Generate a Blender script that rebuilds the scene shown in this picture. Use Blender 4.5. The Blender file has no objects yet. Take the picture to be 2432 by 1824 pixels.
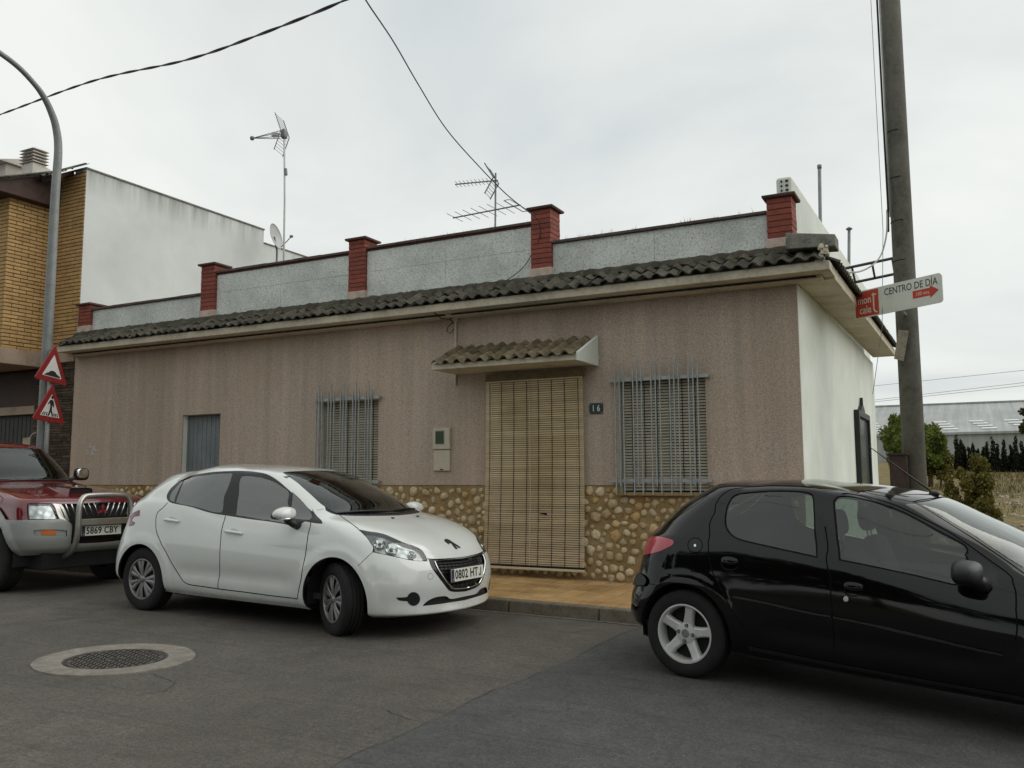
import bpy, bmesh, math, random
import numpy as np
from mathutils import Vector, Matrix, noise
from mathutils.geometry import delaunay_2d_cdt
R = math.radians
random.seed(7)
scene = bpy.context.scene
COL = scene.collection

# ------------------------------------------------------------------ camera
cam_data = bpy.data.cameras.new('camera')
cam_data.sensor_fit = 'HORIZONTAL'; cam_data.sensor_width = 36.0
cam_data.lens = 36.0 * 2080.0 / 2432.0
cam_data.clip_start = 0.1; cam_data.clip_end = 3000
cam = bpy.data.objects.new('camera', cam_data); COL.objects.link(cam)
def cam_matrix(pitch, roll, yaw, loc):
    f = Vector((-math.sin(yaw)*math.cos(pitch), math.cos(yaw)*math.cos(pitch), math.sin(pitch)))
    rt = Vector((math.cos(yaw), math.sin(yaw), 0)); up = rt.cross(f)
    r2 = rt*math.cos(roll) + up*math.sin(roll); u2 = -rt*math.sin(roll) + up*math.cos(roll)
    m = Matrix((r2, u2, -f)).transposed().to_4x4(); m.translation = loc
    return m
cam.matrix_world = cam_matrix(R(6.13), R(-.2), R(27.7), Vector((0, 0, 1.411)))
scene.camera = cam

# ------------------------------------------------------------------ sky and sun (overcast, brighter towards the field)
SUN_EL, SUN_AZ = R(40), R(62)        # azimuth from +Y towards +X
world = bpy.data.worlds.new('World'); scene.world = world; world.use_nodes = True
nt = world.node_tree; nt.nodes.clear()
def wn(t, **k):
    n = nt.nodes.new(t)
    for a, b in k.items(): setattr(n, a, b)
    return n
out = wn('ShaderNodeOutputWorld'); sky = wn('ShaderNodeTexSky', sky_type='NISHITA', sun_disc=False)
sky.sun_elevation = SUN_EL; sky.sun_rotation = SUN_AZ; sky.dust_density = 2.0
bg1 = wn('ShaderNodeBackground'); bg1.inputs[1].default_value = .08
nt.links.new(sky.outputs[0], bg1.inputs[0])
tc = wn('ShaderNodeTexCoord'); sep = wn('ShaderNodeSeparateXYZ'); nt.links.new(tc.outputs['Generated'], sep.inputs[0])
mx = wn('ShaderNodeMath', operation='MAXIMUM'); nt.links.new(sep.outputs[2], mx.inputs[0]); mx.inputs[1].default_value = 0
ad = wn('ShaderNodeMath', operation='ADD'); nt.links.new(mx.outputs[0], ad.inputs[0]); ad.inputs[1].default_value = .17
cmb = wn('ShaderNodeCombineXYZ')
for i in (0, 1):
    dv = wn('ShaderNodeMath', operation='DIVIDE'); nt.links.new(sep.outputs[i], dv.inputs[0]); nt.links.new(ad.outputs[0], dv.inputs[1])
    nt.links.new(dv.outputs[0], cmb.inputs[i])
nz = wn('ShaderNodeTexNoise'); nz.inputs['Scale'].default_value = .62; nz.inputs['Detail'].default_value = 6; nz.inputs['Roughness'].default_value = .52; nz.inputs['Distortion'].default_value = .5
nt.links.new(cmb.outputs[0], nz.inputs['Vector'])
rp = wn('ShaderNodeValToRGB'); nt.links.new(nz.outputs[0], rp.inputs[0])
e = rp.color_ramp.elements
e[0].position = .33; e[0].color = (.50, .54, .555, 1)
e[1].position = .60; e[1].color = (.755, .772, .742, 1)
m_ = rp.color_ramp.elements.new(.465); m_.color = (.635, .665, .65, 1)
bg2 = wn('ShaderNodeBackground'); bg2.inputs[1].default_value = 1.0
nt.links.new(rp.outputs[0], bg2.inputs[0])
mxs = wn('ShaderNodeMixShader'); mxs.inputs[0].default_value = .93
nt.links.new(bg1.outputs[0], mxs.inputs[1]); nt.links.new(bg2.outputs[0], mxs.inputs[2]); nt.links.new(mxs.outputs[0], out.inputs[0])

sd = bpy.data.lights.new('sun', 'SUN'); sd.energy = 1.3; sd.angle = R(70); sd.color = (1, .97, .92)
sun = bpy.data.objects.new('sun', sd); COL.objects.link(sun)
sdir = Vector((math.sin(SUN_AZ)*math.cos(SUN_EL), math.cos(SUN_AZ)*math.cos(SUN_EL), math.sin(SUN_EL)))
sun.rotation_euler = sdir.to_track_quat('Z', 'Y').to_euler(); sun.location = (30, 10, 40)
scene.view_settings.view_transform = 'Standard'; scene.view_settings.look = 'None'
scene.view_settings.exposure = .32; scene.view_settings.gamma = 1
scene.render.engine = 'CYCLES'; scene.cycles.use_denoising = True; scene.cycles.max_bounces = 8
scene.cycles.transparent_max_bounces = 16

# ------------------------------------------------------------------ helpers
def tag(o, label=None, cat=None, group=None, kind=None):
    if label: o['label'] = label
    if cat: o['category'] = cat
    if group: o['group'] = group
    if kind: o['kind'] = kind
    return o
def empty(name, loc, label=None, cat=None, group=None, rot=None):
    o = bpy.data.objects.new(name, None); COL.objects.link(o); o.location = loc
    if rot: o.rotation_euler = rot
    o.empty_display_size = .2
    return tag(o, label, cat, group)
def adopt(o, parent, local=False):
    """Parent o; geometry is given in world space unless local (then in the parent's own frame)."""
    o.parent = parent
    if not local and parent.type == 'EMPTY': o.matrix_parent_inverse = Matrix.Translation(-parent.location)
class MB:
    def __init__(s): s.v = []; s.f = []; s.m = []
    def add(s, vs, fs, mi=0):
        b = len(s.v); s.v += [tuple(p) for p in vs]; s.f += [tuple(b+i for i in f) for f in fs]; s.m += [mi]*len(fs)
        return s
    def box(s, x0, x1, y0, y1, z0, z1, mi=0):
        return s.add([(x0,y0,z0),(x1,y0,z0),(x1,y1,z0),(x0,y1,z0),(x0,y0,z1),(x1,y0,z1),(x1,y1,z1),(x0,y1,z1)],
              [(3,2,1,0),(4,5,6,7),(0,1,5,4),(1,2,6,5),(2,3,7,6),(3,0,4,7)], mi)
    def hexa(s, p, mi=0):      # 8 corners, bottom ring then top ring
        return s.add(p, [(3,2,1,0),(4,5,6,7),(0,1,5,4),(1,2,6,5),(2,3,7,6),(3,0,4,7)], mi)
    def prism(s, poly, fn, a, b, mi=0):
        """poly: 2D list; fn(u,v,w)->xyz; extruded from w=a to w=b"""
        n = len(poly)
        s.add([fn(u,v,a) for u,v in poly]+[fn(u,v,b) for u,v in poly],
              [tuple(range(n))[::-1], tuple(range(n,2*n))]+[(i,(i+1)%n,n+(i+1)%n,n+i) for i in range(n)], mi)
        return s
    def tube(s, pts, r, n=8, mi=0, caps=True):
        pts = [Vector(p) for p in pts]; N = len(pts); rr = r if hasattr(r,'__len__') else [r]*N
        ref = Vector((0,0,1)); vs = []
        prev = None
        for i,p in enumerate(pts):
            t = (pts[min(i+1,N-1)]-pts[max(i-1,0)]).normalized()
            a = t.cross(ref) if prev is None else prev - t*prev.dot(t)
            if a.length < 1e-4: a = t.cross(Vector((1,0,0)))
            a.normalize(); prev = a; b = t.cross(a)
            vs += [p + (a*math.cos(2*math.pi*k/n)+b*math.sin(2*math.pi*k/n))*rr[i] for k in range(n)]
        fs = [(i*n+k, i*n+(k+1)%n, (i+1)*n+(k+1)%n, (i+1)*n+k) for i in range(N-1) for k in range(n)]
        if caps: fs += [tuple(range(n))[::-1], tuple(range((N-1)*n, N*n))]
        return s.add(vs, fs, mi)
    def lathe(s, prof, n=32, fn=lambda r,a,h:(r*math.cos(a), r*math.sin(a), h), mi=0, close=False):
        k = len(prof)
        vs = [fn(r, 2*math.pi*j/n, h) for j in range(n) for r,h in prof]
        fs = [(j*k+i, ((j+1)%n)*k+i, ((j+1)%n)*k+i+1, j*k+i+1) for j in range(n) for i in range(k-1)]
        if close: fs += [(j*k+k-1, ((j+1)%n)*k+k-1, ((j+1)%n)*k, j*k) for j in range(n)]
        return s.add(vs, fs, mi)
    def mesh(s, name, mats, smooth=False):
        me = bpy.data.meshes.new(name); me.from_pydata(s.v, [], s.f)
        for m in (mats if isinstance(mats,(list,tuple)) else [mats]): me.materials.append(m)
        if any(s.m): me.polygons.foreach_set('material_index', s.m)
        bm = bmesh.new(); bm.from_mesh(me); bmesh.ops.recalc_face_normals(bm, faces=bm.faces); bm.to_mesh(me); bm.free()
        if smooth:
            me.polygons.foreach_set('use_smooth', [True]*len(me.polygons))
            if smooth is not True: me.set_sharp_from_angle(angle=R(smooth))
        me.update(); return me
    def build(s, name, mats, parent=None, smooth=False, local=False, bevel=0, loc=None, rot=None):
        o = bpy.data.objects.new(name, s.mesh(name, mats, smooth)); COL.objects.link(o)
        if loc: o.location = loc
        if rot: o.rotation_euler = rot
        if parent: adopt(o, parent, local)
        if bevel:
            b = o.modifiers.new('bevel','BEVEL'); b.width = bevel; b.segments = 2; b.limit_method = 'ANGLE'; b.harden_normals = False
        return o
def inst(name, me, parent=None, loc=(0,0,0), rot=(0,0,0), scl=(1,1,1), local=False):
    o = bpy.data.objects.new(name, me); COL.objects.link(o)
    o.location = loc; o.rotation_euler = rot; o.scale = scl
    if parent: adopt(o, parent, local)
    return o

# ------------------------------------------------------------------ materials
class NT:
    def __init__(s, name):
        s.mat = bpy.data.materials.new(name); s.mat.use_nodes = True; s.t = s.mat.node_tree; s.t.nodes.clear()
        s.out = s.n('ShaderNodeOutputMaterial'); s.b = s.n('ShaderNodeBsdfPrincipled'); s.l(s.b.outputs[0], s.out.inputs[0])
    def n(s, t, **k):
        n = s.t.nodes.new(t)
        for a,b in k.items(): setattr(n,a,b)
        return n
    def l(s, a, b): s.t.links.new(a, b)
    def pos(s, scale=(1,1,1), space='world', rot=None):
        src = s.n('ShaderNodeNewGeometry').outputs['Position'] if space=='world' else s.n('ShaderNodeTexCoord').outputs['Object']
        m = s.n('ShaderNodeMapping'); m.inputs['Scale'].default_value = scale; s.l(src, m.inputs[0])
        if rot: m.inputs['Rotation'].default_value = rot
        return m.outputs[0]
    def noise(s, vec, scale, detail=4, rough=.55, dist=0):
        n = s.n('ShaderNodeTexNoise'); n.inputs['Scale'].default_value=scale; n.inputs['Detail'].default_value=detail
        n.inputs['Roughness'].default_value=rough; n.inputs['Distortion'].default_value=dist; s.l(vec, n.inputs['Vector']); return n.outputs[0]
    def ramp(s, fac, stops, interp='LINEAR'):
        r = s.n('ShaderNodeValToRGB'); r.color_ramp.interpolation = interp; el = r.color_ramp.elements
        while len(el) < len(stops): el.new(.5)
        for x,(p,c) in zip(el, stops):
            x.position = p; x.color = (c,c,c,1) if not hasattr(c,'__len__') else (*c,1)
        s.l(fac, r.inputs[0]); return r.outputs[0]
    def mix(s, fac, a, b, mode='MIX'):
        m = s.n('ShaderNodeMix', data_type='RGBA', blend_type=mode)
        for i,x in ((0,fac),(6,a),(7,b)):
            if hasattr(x,'is_linked'): s.l(x, m.inputs[i])
            else: m.inputs[i].default_value = x if i==0 else (*x,1)
        return m.outputs[2]
    def math(s, op, a, b=0, c=None):
        m = s.n('ShaderNodeMath', operation=op)
        for i,x in enumerate((a,b) if c is None else (a,b,c)):
            if hasattr(x,'is_linked'): s.l(x, m.inputs[i])
            else: m.inputs[i].default_value = x
        return m.outputs[0]
    def bump(s, h, strength=.3, dist=.01):
        b = s.n('ShaderNodeBump'); b.inputs['Strength'].default_value=strength; b.inputs['Distance'].default_value=dist
        s.l(h, b.inputs['Height']); s.l(b.outputs[0], s.b.inputs['Normal'])
    def set(s, color=None, rough=None, metal=None, spec=None, coat=None, coat_rough=None):
        for k,v in (('Base Color',color),('Roughness',rough),('Metallic',metal),('Specular IOR Level',spec),('Coat Weight',coat),('Coat Roughness',coat_rough)):
            if v is None: continue
            if hasattr(v,'is_linked'): s.l(v, s.b.inputs[k])
            elif k=='Base Color': s.b.inputs[k].default_value = (*v,1)
            else: s.b.inputs[k].default_value = v
        return s.mat
def pm(name, col, rough=.7, var=.12, scale=6, bump=0, bscale=60, metal=0, spec=.4, coat=0, space='world', per=0, bdist=.004):
    """plain procedural surface: soft two-scale tone variation, optional per-object tone and fine relief"""
    m = NT(name); p = m.pos(space=space)
    n1 = m.noise(p, scale, 5); n2 = m.noise(p, scale*7, 3)
    d = [c*(1-var*2.2) for c in col]; l = [min(1, c*(1+var*1.4)) for c in col]
    f = m.math('ADD', m.math('MULTIPLY', n1, .6), m.math('MULTIPLY', n2, .4))
    c = m.ramp(f, [(.3,d),(.5,col),(.72,l)])
    if per:
        oi = m.n('ShaderNodeObjectInfo').outputs['Random']; ri = m.n('ShaderNodeNewGeometry').outputs['Random Per Island']
        k = m.math('FRACT', m.math('ADD', m.math('MULTIPLY', oi, 7.31), ri))
        c = m.mix(1.0, c, m.ramp(k, [(0,[1-per]*3),(1,[1+per*.5]*3)]), 'MULTIPLY')
    if bump: m.bump(m.noise(p, bscale, 4), bump, bdist)
    m.set(c, rough, metal, spec, coat, .05)
    return m.mat
# ------------------------------------------------------------------ the lie of the land
def g(x):                      # street level: a gentle fall to the right, steeper past the house
    t = (x+1.9)*4
    s = (math.log1p(math.exp(t))/4) if t < 30 else x+1.9
    s = min(s, 3.2)
    return -.014*max(min(x, 12), -40) - .036*s
def field(x, y):               # open ground behind the street, climbing slowly
    h = g(x)
    if y > 8.1: h += .10*min(1, (y-8.1)/1.5)
    if y > 14: h += .030*min(y-14, 110) + .05*math.sin(x*.31+y*.23)*min(1, (y-14)/10)
    return h
def lines(*segs):
    o = []
    for a,b,n in segs: o += list(np.linspace(a,b,n,endpoint=False))
    return o
def sheet(name, xs, ys, fz, mat, **k):
    m = MB(); ny = len(ys)
    m.v = [(x,y,fz(x,y)) for x in xs for y in ys]
    m.f = [(i*ny+j,(i+1)*ny+j,(i+1)*ny+j+1,i*ny+j+1) for i in range(len(xs)-1) for j in range(ny-1)]; m.m = [0]*len(m.f)
    return m.build(name, mat, smooth=True, **k)

# earth of the field: dry, yellow-brown with weeds
m = NT('earth'); p = m.pos()
a = m.noise(p, .35, 6, .6); b = m.noise(p, 3.2, 6, .65); c = m.noise(p, 26, 3)
col = m.ramp(a, [(.35,(.17,.115,.055)),(.5,(.26,.17,.085)),(.62,(.15,.13,.05))])
col = m.mix(m.ramp(b,[(.42,0),(.6,1)]), col, (.10,.105,.045))
col = m.mix(m.ramp(c,[(.58,0),(.66,.7)]), col, (.34,.29,.22))
m.bump(m.math('ADD', b, c), .8, .05); M_earth = m.set(col, .95, spec=.1)
xs = lines((-160,-40,14),(-40,-8,8),(-8,8,40),(8,60,26),(60,400,18))+[400]
ys = lines((-120,-10,12),(-10,6,5),(6,30,40),(30,140,36),(140,900,12))+[900]
tag(sheet('ground', xs, ys, lambda x,y: field(x,y)-.03, M_earth), kind='structure')

# asphalt: worn, brownish, fine aggregate and darker wandering stains
def asphalt(name, tint, dark):
    m = NT(name); p = m.pos()
    big = m.noise(p, .55, 5, .6, .4); mid = m.noise(p, 4.5, 6, .65); fine = m.noise(p, 160, 3, .7); grit = m.noise(p, 420, 2)
    col = m.ramp(big, [(.3,[t*dark for t in tint]),(.52,tint),(.7,[t*1.22 for t in tint])])
    col = m.mix(1, col, m.ramp(mid,[(.3,(.78,.78,.79)),(.55,(1,1,1)),(.75,(1.16,1.14,1.1))]), 'MULTIPLY')
    col = m.mix(1, col, m.ramp(fine,[(.3,.5),(.5,1),(.72,1.7)]), 'MULTIPLY')
    v = m.n('ShaderNodeTexVoronoi'); v.inputs['Scale'].default_value = 75; m.l(p, v.inputs['Vector'])
    col = m.mix(m.ramp(v.outputs['Distance'],[(.10,.75),(.22,0)]), col, (.19,.175,.15))     # pale stones in the surface
    mot = m.noise(p, 38, 4, .7); col = m.mix(1, col, m.ramp(mot,[(.32,.74),(.5,1),(.7,1.28)]), 'MULTIPLY')
    oil = m.noise(p, 1.1, 4, .55, .6); col = m.mix(m.ramp(oil,[(.62,0),(.72,.5)]), col, [t*.5 for t in tint])
    dk = m.noise(p, 17, 5, .7); col = m.mix(m.ramp(dk,[(.60,0),(.68,.6)]), col, [t*.45 for t in tint])
    # faint streaks dragged along the street
    st = m.noise(m.pos((.5,9,1)), 1.6, 4, .6)
    col = m.mix(m.ramp(st,[(.56,0),(.7,.45)]), col, [t*.55 for t in tint])
    # thin wandering cracks
    cr = m.n('ShaderNodeTexVoronoi', feature='DISTANCE_TO_EDGE'); cr.inputs['Scale'].default_value = .45
    wv = m.n('ShaderNodeMixRGB' if False else 'ShaderNodeVectorMath', operation='ADD')
    nn = m.n('ShaderNodeTexNoise'); nn.inputs['Scale'].default_value = 2.2; nn.inputs['Detail'].default_value = 5; m.l(p, nn.inputs['Vector'])
    m.l(p, wv.inputs[0]); m.l(nn.outputs['Color'], wv.inputs[1]); m.l(wv.outputs[0], cr.inputs['Vector'])
    mask = m.math('MULTIPLY', m.ramp(cr.outputs['Distance'],[(.0,1),(.003,0)]), m.ramp(big,[(.56,0),(.66,.35)]))
    col = m.mix(mask, col, (.012,.011,.010))
    m.bump(m.math('ADD', m.math('MULTIPLY', grit, .5), fine), .55, .006)
    return m.set(col, m.ramp(mid,[(.3,.72),(.7,.9)]), spec=.3)
M_road = asphalt('worn_asphalt', (.092,.084,.072), .78)
M_patch = asphalt('newer_asphalt', (.071,.070,.068), .82)
xs = lines((-120,-30,12),(-30,-8,12),(-8,6,42),(6,60,14))+[60]
tag(sheet('road', xs, lines((-30,-6,4),(-6,7.96,15))+[7.96], lambda x,y: g(x), M_road), kind='structure')
# resurfaced strip with a ragged edge running across the street
rnd = random.Random(3); ye = np.linspace(-8, 7.94, 120); mb = MB()
xsr = list(np.linspace(0,1,30)); ny = len(ye); edge = [-2.8+.05*noise.noise((0,y*.9,0))+.03*noise.noise((3,y*5,0))+.012*noise.noise((5,y*22,0)) for y in ye]
mb.v = [(e+(24-e)*t**1.6, y, g(e+(24-e)*t**1.6)+.004) for t in xsr for e,y in zip(edge,ye)]
mb.f = [(i*ny+j,(i+1)*ny+j,(i+1)*ny+j+1,i*ny+j+1) for i in range(29) for j in range(ny-1)]; mb.m=[0]*len(mb.f)
tag(mb.build('road_patch', M_patch, smooth=True), kind='structure')
# tar joint sealing the edge of the strip, broken in places
M_tar = pm('tar', (.018,.018,.019), .55, .2, 30)
mb = MB()
for j in range(ny-1):
    w = [.011*max(0,noise.noise((9,ye[k]*1.7,0))+.22) for k in (j,j+1)]
    if max(w) < .001: continue
    mb.add([(edge[j]-w[0],ye[j],g(edge[j])+.008),(edge[j]+w[0]*.7,ye[j],g(edge[j])+.008),(edge[j+1]+w[1]*.7,ye[j+1],g(edge[j+1])+.008),(edge[j+1]-w[1],ye[j+1],g(edge[j+1])+.008)],[(0,1,2,3)])
tag(mb.build('road_joint', M_tar), kind='structure')
# cracks by the manhole and by the joint, oil spots
mb = MB()
def crack(pts, w):
    P = []
    for (x0,y0),(x1,y1) in zip(pts, pts[1:]):
        n = max(2,int(math.hypot(x1-x0,y1-y0)/.04))
        P += [(x0+(x1-x0)*k/n+rnd.uniform(-.012,.012), y0+(y1-y0)*k/n+rnd.uniform(-.012,.012)) for k in range(n)]
    P.append(pts[-1])
    for i in range(len(P)-1):
        (x0,y0),(x1,y1) = P[i],P[i+1]; L = math.hypot(x1-x0,y1-y0) or 1; nx,ny_ = -(y1-y0)/L*w,(x1-x0)/L*w
        mb.add([(x0-nx,y0-ny_,g(x0)+.0045),(x1-nx,y1-ny_,g(x1)+.0045),(x1+nx,y1+ny_,g(x1)+.0045),(x0+nx,y0+ny_,g(x0)+.0045)],[(0,1,2,3)])
crack([(-5.10,4.36),(-4.78,4.27),(-4.65,4.08),(-4.72,3.9)], .0022)
crack([(-3.15,4.39),(-2.92,4.31)], .0025)
tag(mb.build('road_cracks', M_tar), kind='structure')

# dust and grit gathered along the foot of the kerb
mb = MB(); M_grit = pm('gutter_grit', (.135,.118,.09), .95, .3, 18, .5, 120)
xg = np.linspace(-15.5,-.8,300)
for a,b in zip(xg,xg[1:]):
    wa,wb = [.05+.045*noise.noise((q*2.3,4,0))+.02*noise.noise((q*11,4,0)) for q in (a,b)]
    mb.add([(a,7.966-max(wa,.01),g(a)+.0042),(b,7.966-max(wb,.01),g(b)+.0042),(b,7.966,g(b)+.007),(a,7.966,g(a)+.007)],[(0,1,2,3)])
tag(mb.build('gutter_grit', M_grit), kind='structure')
# ------------------------------------------------------------------ manhole
CX, CY = -5.735, 4.56
m = NT('manhole_concrete'); p = m.pos(); f = m.noise(p, 9, 6, .6); f2 = m.noise(p, 120, 3)
col = m.ramp(f,[(.3,(.155,.142,.12)),(.55,(.225,.205,.175)),(.75,(.27,.25,.215))])
col = m.mix(1, col, m.ramp(f2,[(.35,.75),(.6,1.1)]), 'MULTIPLY'); m.bump(f2,.5,.005); M_mcon = m.set(col,.9,spec=.2)
m = NT('cast_iron_lid'); p = m.pos(); f = m.noise(p, 14, 5)
M_iron = m.set(m.ramp(f,[(.35,(.028,.026,.024)),(.6,(.06,.054,.047)),(.75,(.105,.085,.065))]), .6, .55, .4)
zc = g(CX)
man = empty('manhole', (CX,CY,zc), 'round iron manhole cover set in a pale concrete ring in the road', 'manhole')
mb = MB(); N = 72; vs = []; 
for k in range(N):
    a = 2*math.pi*k/N; ro = .555+.012*noise.noise((math.cos(a)*3,math.sin(a)*3,1))+.006*noise.noise((math.cos(a)*14,math.sin(a)*14,2))
    for r_,dz in ((ro+.004,-.02),(ro,.008),(.375,.010),(.362,.004),(.362,-.03)): vs.append((CX+r_*math.cos(a)*1.02, CY+r_*math.sin(a), g(CX+r_*math.cos(a))+dz))
mb.add(vs,[(k*5+i,((k+1)%N)*5+i,((k+1)%N)*5+i+1,k*5+i+1) for k in range(N) for i in range(4)])
mb.build('ring', M_mcon, man, smooth=40)
sl = (g(CX+.3)-g(CX-.3))/.6
mb = MB(); mb.lathe([(.0001,-.002),(.325,-.002),(.33,.004),(.350,.004),(.354,-.02)], 48, lambda r,a,h:(CX+r*math.cos(a),CY+r*math.sin(a),zc+sl*r*math.cos(a)+h))
lid = mb.build('lid', M_iron, man, smooth=30)
mb = MB(); s_ = .038; ca, sa = math.cos(.5), math.sin(.5)
for i in range(-10,11):
    for j in range(-10,11):
        u, w = i*s_, j*s_
        if math.hypot(u,w) > .31 or (abs(u) < .05 and abs(w) < .05): continue
        lx, ly = (.013,.0045) if (i+j)%2 else (.0045,.013)
        P = [(u-lx,w-ly),(u+lx,w-ly),(u+lx,w+ly),(u-lx,w+ly)]
        Q = [(CX+a*ca-b*sa, CY+a*sa+b*ca) for a,b in P]
        mb.hexa([(a,b,zc+sl*(a-CX)-.002) for a,b in Q]+[(a,b,zc+sl*(a-CX)+.005) for a,b in Q])
tag(mb.build('tread_studs', M_iron, lid), kind='stuff')
mb = MB(); mb.box(CX-.045,CX+.045,CY-.03,CY+.03,zc-.001,zc+.0045); mb.build('key_plate', M_iron, lid)

# ------------------------------------------------------------------ kerb and pavement
M_kerb = pm('kerb_concrete', (.135,.115,.085), .9, .25, 5, .5, 90)
M_grout = pm('pavement_bed', (.085,.06,.035), .95, .2, 8, .4, 60)
m = NT('ochre_paving'); p = m.pos(); f = m.noise(p, 2.2, 6, .65); f2 = m.noise(p, 40, 4, .6)
oi = m.n('ShaderNodeObjectInfo').outputs['Random']
col = m.ramp(f,[(.3,(.31,.185,.075)),(.5,(.43,.27,.115)),(.7,(.51,.34,.16))])
col = m.mix(1, col, m.ramp(oi,[(0,.82),(1,1.1)]), 'MULTIPLY'); col = m.mix(m.ramp(f2,[(.54,0),(.75,.5)]), col, (.16,.11,.06))
m.bump(f2,.35,.004); M_tile = m.set(col,.85,spec=.25)
kerb = empty('kerb', (-5,8,g(-5))); kerb['kind'] = 'structure'
x = -16.0
while x < -.7:
    L = .98; a,b = x+.006, x+L-.006
    mb = MB(); mb.hexa([(a,7.965,g(a)-.08),(b,7.965,g(b)-.08),(b,8.10,g(b)-.08),(a,8.10,g(a)-.08),(a,7.985,g(a)+.125),(b,7.985,g(b)+.125),(b,8.10,g(b)+.128),(a,8.10,g(a)+.128)])
    mb.build('kerbstone', M_kerb, kerb, bevel=.014); x += L
mb = MB(); mb.hexa([(-16,7.975,g(-16)-.1),(-.7,7.975,g(-.7)-.1),(-.7,8.09,g(-.7)-.1),(-16,8.09,g(-16)-.1),(-16,7.99,g(-16)+.112),(-.7,7.99,g(-.7)+.112),(-.7,8.09,g(-.7)+.112),(-16,8.09,g(-16)+.112)])
# mortar between the stones follows the street in one strip
mb = MB(); xs_ = np.linspace(-16,-.7,40)
for a,b in zip(xs_,xs_[1:]): mb.hexa([(a,7.99,g(a)-.1),(b,7.99,g(b)-.1),(b,8.09,g(b)-.1),(a,8.09,g(a)-.1),(a,7.995,g(a)+.112),(b,7.995,g(b)+.112),(b,8.09,g(b)+.112),(a,8.09,g(a)+.112)])
mb.build('mortar', M_grout, kerb)
def pav(x, y): return g(x)+.125+.03*(y-8.1)
walk = sheet('pavement', lines((-30,-12,8),(-12,-.7,30))+[-.7], lines((8.1,9.68,5))+[9.68], lambda x,y: pav(x,y)-.006, M_grout); tag(walk, kind='structure')
T = .2; mb = MB(); mb.box(-T/2+.005,T/2-.005,-T/2+.005,T/2-.005,-.03,0)
bm = bmesh.new(); me0 = mb.mesh('tile', M_tile); bm.from_mesh(me0)
bmesh.ops.bevel(bm, geom=[e for e in bm.edges if all(v.co.z > -.01 for v in e.verts)], offset=.004, segments=1, affect='EDGES'); bm.to_mesh(me0); bm.free()
far = MB(); slope = .014; nt_ = 0
for i in range(76):
    for j in range(8):
        xx = -15.95+T*(i+.5); yy = 8.105+T*(j+.5)-.0
        if yy > 9.66: continue
        dz = rnd.uniform(-.002,.0025)
        if -6.3 < xx < -2.3:
            inst('tile', me0, walk, (xx,yy,pav(xx,yy)+dz), (.03+rnd.uniform(-.004,.004), (g(xx-.1)-g(xx+.1))/.2+rnd.uniform(-.004,.004), 0)); nt_ += 1
        else:
            h = T/2-.003
            far.hexa([(xx-h,yy-h,pav(xx-h,yy-h)-.03),(xx+h,yy-h,pav(xx+h,yy-h)-.03),(xx+h,yy+h,pav(xx+h,yy+h)-.03),(xx-h,yy+h,pav(xx-h,yy+h)-.03),
                      (xx-h,yy-h,pav(xx-h,yy-h)+dz),(xx+h,yy-h,pav(xx+h,yy-h)+dz),(xx+h,yy+h,pav(xx+h,yy+h)+dz),(xx-h,yy+h,pav(xx-h,yy+h)+dz)])
o = far.build('tile_field', M_tile, walk); o['kind'] = 'stuff'
# ------------------------------------------------------------------ house materials
m = NT('pink_granite_render'); p = m.pos()
sp = m.noise(p, 130, 3, .75); sp2 = m.noise(p, 55, 4, .7); sp3 = m.noise(p, 260, 2, .8)
col = m.ramp(sp,[(.34,(.10,.082,.070)),(.45,(.34,.285,.245)),(.56,(.46,.375,.315)),(.68,(.66,.59,.52))])
col = m.mix(m.ramp(sp2,[(.40,.5),(.52,0)]), col, (.20,.175,.155)); col = m.mix(m.ramp(sp3,[(.56,0),(.68,.5)]), col, (.60,.47,.40))
v1 = m.noise(m.pos((1,1,.03)), 8.5, 3, .6); v2 = m.noise(m.pos((1,1,.12)), 1.1, 4, .6, .3); bl = m.noise(p, .5, 4)
col = m.mix(1, col, m.ramp(v1,[(.34,(.91,.92,.92)),(.5,(1,1,1)),(.64,(1.08,1.065,1.05))]), 'MULTIPLY')
col = m.mix(1, col, m.ramp(v2,[(.32,(.88,.88,.87)),(.5,(1,1,1)),(.7,(1.06,1.04,1.02))]), 'MULTIPLY')
# warm dust low on the wall and round the door
sx = m.n('ShaderNodeSeparateXYZ'); m.l(p, sx.inputs[0])
col = m.mix(m.math('MULTIPLY', m.ramp(bl,[(.45,0),(.65,.25)]), 1.0), col, (.30,.22,.14))
col = m.mix(1, col, (1.27,1.26,1.22), 'MULTIPLY'); m.bump(m.math('ADD', sp, sp3), .6, .006); M_facade = m.set(col, .9, spec=.15)
m = NT('white_plaster'); p = m.pos(); f = m.noise(p, 1.3, 6, .6); d = m.noise(m.pos((1.5,1.5,.10)), 2.2, 5, .65); fine = m.noise(p, 70, 4)
col = m.ramp(f,[(.3,(.58,.62,.56)),(.55,(.68,.72,.66)),(.75,(.73,.77,.72))]); col = m.mix(m.ramp(d,[(.55,0),(.85,.3)]), col, (.50,.50,.43))
m.bump(fine,.25,.006); M_white = m.set(col,.85,spec=.2)
M_cream = pm('cream_paint', (.52,.47,.36), .8, .16, 3, .2, 40)
m = NT('stone_mortar'); p = m.pos(); f = m.noise(p, 2.6, 6, .6); f2 = m.noise(p, 45, 4, .65)
col = m.ramp(f,[(.3,(.20,.135,.06)),(.52,(.31,.22,.11)),(.72,(.37,.285,.17))]); col = m.mix(1,col,m.ramp(f2,[(.3,.75),(.65,1.15)]),'MULTIPLY')
m.bump(f2,.7,.012); M_mortar = m.set(col,.95,spec=.1)
m = NT('river_stone'); p = m.pos(space='object'); pw = m.pos()
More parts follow.
